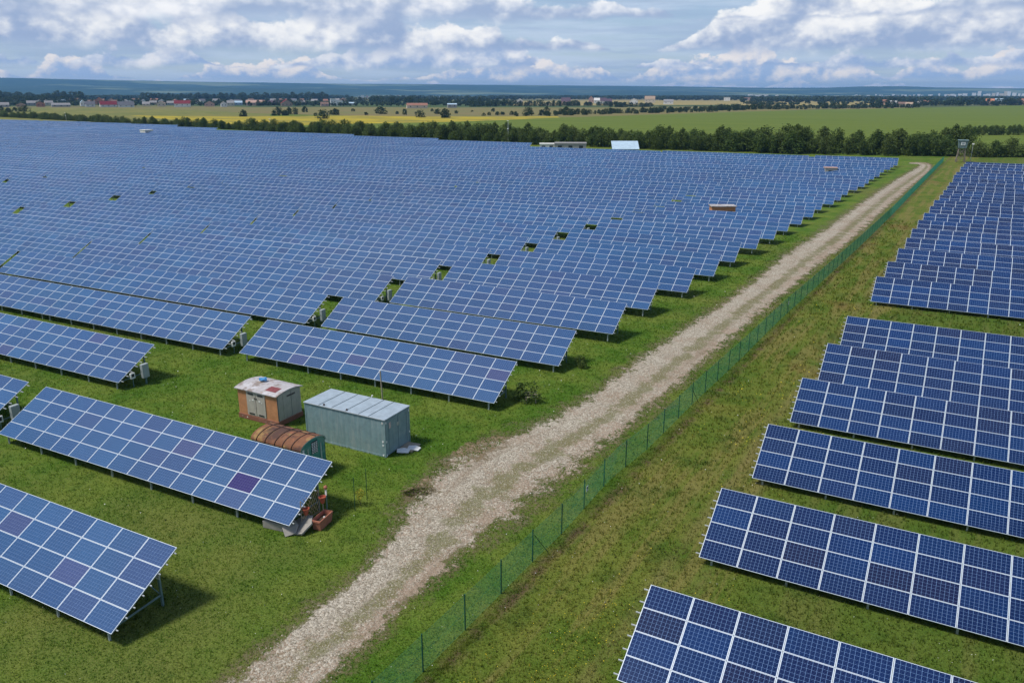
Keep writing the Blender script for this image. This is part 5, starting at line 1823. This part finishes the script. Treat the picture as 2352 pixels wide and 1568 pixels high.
for px, py, hh in ((745, 273, 8), (875, 262, 9), (770, 264, 7), (930, 264, 7), (964, 270, 7), (1022, 271, 9), (1255, 258, 8), (1300, 262, 9), (1215, 262, 8), (700, 258, 8), (664, 262, 8), (1005, 262, 6), (1133, 257, 5), (560, 268, 7), (640, 259, 7)):
    SH.append((px, py, hh))
for px, py, hh in SH:
    p = at(px, py)
    v = g.choice(SVAR)
    tree('shrub', p.x, p.y, hh / 3.0 * 0.8, v, 'dark green shrub scattered over the farmland behind the belt', 'shrub', 'shrubs of the farmland', g, g.uniform(0.8, 1.3))
print('shrubs', len(SH))
# village trees
VT = []
def vline(x0, y0, x1, y1, n, h0, h1, jit=1.2):
    for i in range(n):
        t = (i + g.random()) / n
        VT.append((x0 + (x1 - x0) * t, y0 + (y1 - y0) * t + g.uniform(-jit, jit), g.uniform(h0, h1)))
vline(-40, 238, 180, 238, 34, 10, 17, 2.5)
vline(-20, 233, 190, 234, 26, 17, 26, 1.5)
vline(180, 238, 560, 238, 56, 7, 11, 3)
vline(330, 232, 760, 231, 46, 17, 25, 1.2)
vline(560, 242, 790, 241, 22, 6, 11, 2)
vline(800, 236, 960, 238, 22, 10, 16, 2)
vline(960, 240, 1180, 240, 30, 8, 14, 2)
vline(2000, 243, 2352, 242, 36, 8, 14, 1)
vline(1700, 239, 1760, 241, 6, 6, 10, 1)
for px, py, hh in VT:
    p = at(px, py)
    v = g.choice(FVAR)
    tree('garden_tree', p.x, p.y, hh / v[2], v, 'dark tree among the houses of the far village', 'tree', 'trees among the village houses', g, 1.5)
print('village trees', len(VT))


def wood(name, rects, seed, label, size=9.0, hgt=11.0, per=1.0):
    gg = np.random.default_rng(seed)
    VV, FF = [], []
    o_ = 0
    for (px0, px1, py0, py1, n) in rects:
        for i in range(n):
            px = px0 + (px1 - px0) * gg.random(); py = py0 + (py1 - py0) * gg.random()
            p = at(px, py)
            D_ = p.length
            sc_ = (0.7 + 0.6 * gg.random())
            hh = hgt * sc_; ww = size * sc_ * max(1.0, D_ / 2600)
            nq = 34
            d = gg.normal(size=(nq, 3)); d /= np.linalg.norm(d, axis=1)[:, None]
            P = np.array([p.x, p.y, hh * 0.5]) + d * np.array([ww * 0.5, ww * 0.5, hh * 0.5]) * (0.7 + 0.4 * gg.random((nq, 1)))
            a = np.cross(d + gg.normal(size=(nq, 3)) * .5, [0.1, 0.2, 1.0]); a /= np.linalg.norm(a, axis=1)[:, None]
            b = np.cross(d, a)
            s = hh * 0.24
            VV.append(np.stack([P - a * s, P - b * s, P + a * s, P + b * s], 1).reshape(-1, 3))
            FF.append(np.arange(nq * 4).reshape(-1, 4) + o_)
            o_ += nq * 4
    o = put(name, np_mesh(name, np.concatenate(VV), np.concatenate(FF), M['leafC']))
    tag(o, label, None, None, 'stuff')


wood('village_thicket', [(-40, 800, 237, 243.5, 360), (190, 560, 233, 238, 260), (560, 1180, 238, 244, 240), (-40, 330, 229, 236, 320), (330, 800, 229.5, 233, 260), (1700, 2352, 238, 242.5, 150)], 8, 'bushes and hedges filling the gardens of the far village', 6, 5.5)
wood('woodland', [(1120, 1700, 222.6, 229, 900), (1500, 2352, 222, 231, 1100), (540, 800, 223, 228, 240), (1700, 2352, 228, 236, 330), (-50, 560, 224, 230, 500), (850, 1120, 226, 233, 200)], 3, 'far woodland band stretching across the plain below the hills', 12, 12)

# small yellow shrub between the stakes and weeds
yv = (crown_mesh('crown', 201, 1.0, 0.36, 260, 0.07, M['leafY'], 0.35, 6, 0.1), trunk_mesh(60, 0.9, 0.02), 1.0)
tree('yellow_shrub', -23.95, 29.0, 1.0, yv, 'small yellow-leaved shrub between two green stakes', 'shrub', None, g)
wv2 = (crown_mesh('crown', 202, 1.3, 0.7, 900, 0.12, M['leafA'], 0.02, 9, 0.3), trunk_mesh(61, 1.0, 0.03), 1.3)
tree('weed_bush', -22.95, 46.2, 1.0, wv2, 'dark leafy weed bush at the right end of the table behind the container', 'shrub', None, g, 1.2)
tree('weed_bush', -22.2, 54.6, 0.75, wv2, 'smaller dark weed bush at the end of the next row', 'shrub', None, g, 1.1)

# ------------------------------------------------------------------ grass blades, weeds, stones
gg = np.random.default_rng(11)


def in_road(x, y):
    """approximate distance from the track centre and its half width"""
    yy = np.array([(a.y + b.y) / 2 for a, b in zip(Lc, Rc)][:-30]); xx = np.array([(a.x + b.x) / 2 for a, b in zip(Lc, Rc)][:-30])
    ww = np.array([(b - a).length / 2 * 0.8 for a, b in zip(Lc, Rc)][:-30])
    o = np.argsort(yy)
    cxx = np.interp(y, yy[o], xx[o]); hw = np.interp(y, yy[o], ww[o])
    return np.abs(x - cxx) < hw


def scatter(n, rmin, rmax, a0=-42, a1=46, p=1.0):
    r_ = rmin * (rmax / rmin) ** (gg.random(n) ** p)
    a = np.radians(-27.44 + a0 + (a1 - a0) * gg.random(n))
    return r_ * np.sin(a), r_ * np.cos(a), r_


def blades(name, n, rmin, rmax, hb, wb, m_, label, p=1.0, filt=None, nb=3, lean=0.5):
    x, y, r_ = scatter(n, rmin, rmax, p=p)
    k = ~in_road(x, y)
    if filt is not None: k &= filt(x, y)
    x, y, r_ = x[k], y[k], r_[k]
    n = len(x)
    V = []
    sc_ = np.clip(r_ / 32, 0.85, 3.2)
    for j in range(nb):
        th = gg.random(n) * 6.283
        h_ = hb * (0.5 + 0.9 * gg.random(n)) * sc_ ** 0.5
        w_ = wb * (0.7 + 0.6 * gg.random(n)) * sc_
        jx, jy = (gg.random(n) - .5) * 0.10 * sc_, (gg.random(n) - .5) * 0.10 * sc_
        lx, ly = np.cos(th + 1.57) * h_ * lean * gg.random(n), np.sin(th + 1.57) * h_ * lean * gg.random(n)
        b0 = np.stack([x + jx - np.cos(th) * w_, y + jy - np.sin(th) * w_, np.zeros(n)], 1)
        b1 = np.stack([x + jx + np.cos(th) * w_, y + jy + np.sin(th) * w_, np.zeros(n)], 1)
        t_ = np.stack([x + jx + lx, y + jy + ly, h_], 1)
        V.append(np.stack([b0, b1, t_], 1))
    V = np.stack(V, 1).reshape(-1, 3)
    F = np.arange(len(V)).reshape(-1, 3)
    me = np_mesh(name, V, F, m_)
    nr = np.repeat(gg.normal(size=(len(V) // 3, 3)) * 0.28, 3, axis=0) + np.array([0, 0, 1.0])
    nr /= np.linalg.norm(nr, axis=1)[:, None]
    me.normals_split_custom_set_from_vertices(nr.tolist())
    o = put(name, me)
    tag(o, label, None, None, 'stuff')


fxv = lambda x, y: x - (-15.4 + 0.066 * y)
blades('grass', 270000, 16, 130, 0.068, 0.016, M['grass'], 'short mown grass between the solar tables and the track', filt=lambda x, y: fxv(x, y) < 0.6)
blades('meadow_grass', 170000, 13, 150, 0.125, 0.018, M['grass'], 'taller rough grass and weeds right of the fence', filt=lambda x, y: fxv(x, y) > 0.3)
M['flowerY'] = plain('yellow_petals', (0.62, 0.50, 0.03), 0.7, 0.2, 0.0, 0.1)
M['flowerW'] = plain('white_petals', (0.72, 0.72, 0.66), 0.7, 0.2, 0.0, 0.1)


def dots(name, n, rmin, rmax, s, z0, z1, m_, label, filt, clump=0.0):
    x, y, r_ = scatter(n, rmin, rmax)
    if clump:
        q = np.sin(x * 0.9 + 1.3 * np.sin(y * 0.35)) * np.sin(y * 0.21 + 0.7 * x) + gg.normal(size=n) * 0.35
        kk = q > clump
    else: kk = np.ones(n, bool)
    kk &= filt(x, y)
    x, y, r_ = x[kk], y[kk], r_[kk]
    n = len(x)
    z = z0 + (z1 - z0) * gg.random(n)
    s_ = s * (0.6 + 0.8 * gg.random(n)) * np.clip(r_ / 35, 0.8, 2.0)
    P = np.stack([x, y, z], 1)
    a = gg.normal(size=(n, 3)) * [1, 1, .4]; a /= np.linalg.norm(a, axis=1)[:, None]
    b = np.cross(a, gg.normal(size=(n, 3)) * [.3, .3, 1]); b /= np.linalg.norm(b, axis=1)[:, None]
    V = np.stack([P - a * s_[:, None], P - b * s_[:, None], P + a * s_[:, None], P + b * s_[:, None]], 1).reshape(-1, 3)
    o = put(name, np_mesh(name, V, np.arange(4 * n).reshape(-1, 4), m_))
    tag(o, label, None, None, 'stuff')


dots('yellow_wildflowers', 26000, 20, 90, 0.022, 0.12, 0.28, M['flowerY'], 'tiny yellow wildflowers in the rough strip between fence and right tables', lambda x, y: (fxv(x, y) > 1.5) & (fxv(x, y) < 8.5), 0.35)
dots('white_wildflowers', 1100, 20, 90, 0.020, 0.10, 0.25, M['flowerW'], 'sparse white wildflower heads in the grass', lambda x, y: ~in_road(x, y))


def stones(n, label):
    t = gg.random(n) * (len(Lc) - 60)
    i = t.astype(int); f = (t - i)[:, None]
    La = np.array([tuple(p) for p in Lc]); Ra = np.array([tuple(p) for p in Rc])
    A = La[i] * (1 - f) + La[i + 1] * f; B = Ra[i] * (1 - f) + Ra[i + 1] * f
    u = (0.5 + np.clip(gg.normal(size=n) * 0.22, -0.5, 0.5))[:, None]
    P = A * (1 - u) + B * u
    s = (0.018 + 0.040 * gg.random(n) ** 3)[:, None]
    T = np.array([[1, 0, 0], [-.5, .87, 0], [-.5, -.87, 0], [0, 0, 0.8]])
    rt = gg.random(n) * 6.28
    c_, s_ = np.cos(rt), np.sin(rt)
    V = np.zeros((n, 4, 3))
    for k in range(4):
        V[:, k, 0] = (T[k, 0] * c_ - T[k, 1] * s_); V[:, k, 1] = (T[k, 0] * s_ + T[k, 1] * c_); V[:, k, 2] = T[k, 2]
    V *= (0.7 + 0.6 * gg.random((n, 4, 1)))
    V = V * s[:, None] + P[:, None] + np.array([0, 0, 0.006])
    F = np.concatenate([np.arange(n)[:, None] * 4 + np.array([[a, b, c]]) for a, b, c in ((0, 1, 3), (1, 2, 3), (2, 0, 3))])
    m_ = mat('pale_stones', lambda t: t.out(t.bsdf(t.mix(t.n('ShaderNodeNewGeometry').outputs['Random Per Island'], (0.14, 0.12, 0.09), (0.44, 0.40, 0.32)), 0.9, 0.1)))
    o = put('gravel', np_mesh('gravel', V.reshape(-1, 3), F, m_))
    tag(o, label, None, None, 'stuff')


stones(26000, 'loose pale stones scattered over the gravel track')

# ------------------------------------------------------------------ haze
hz = MB().box((0, 0, 90), (31000, 31000, 182)).build('haze', None)
hz.data.materials.clear()
hm = bpy.data.materials.new('haze_air')
hm.use_nodes = True
ht = NT(hm.node_tree)
pv = ht.n('ShaderNodeVolumePrincipled')
pv.inputs['Color'].default_value = (0.24, 0.54, 1.0, 1)
pv.inputs['Density'].default_value = 0.000075
pv.inputs['Anisotropy'].default_value = 0.0
ho = ht.n('ShaderNodeOutputMaterial')
ht.nt.links.new(pv.outputs[0], ho.inputs['Volume'])
hz.data.materials.append(hm)
tag(hz, 'thin blue summer haze over the whole plain', None, None, 'stuff')
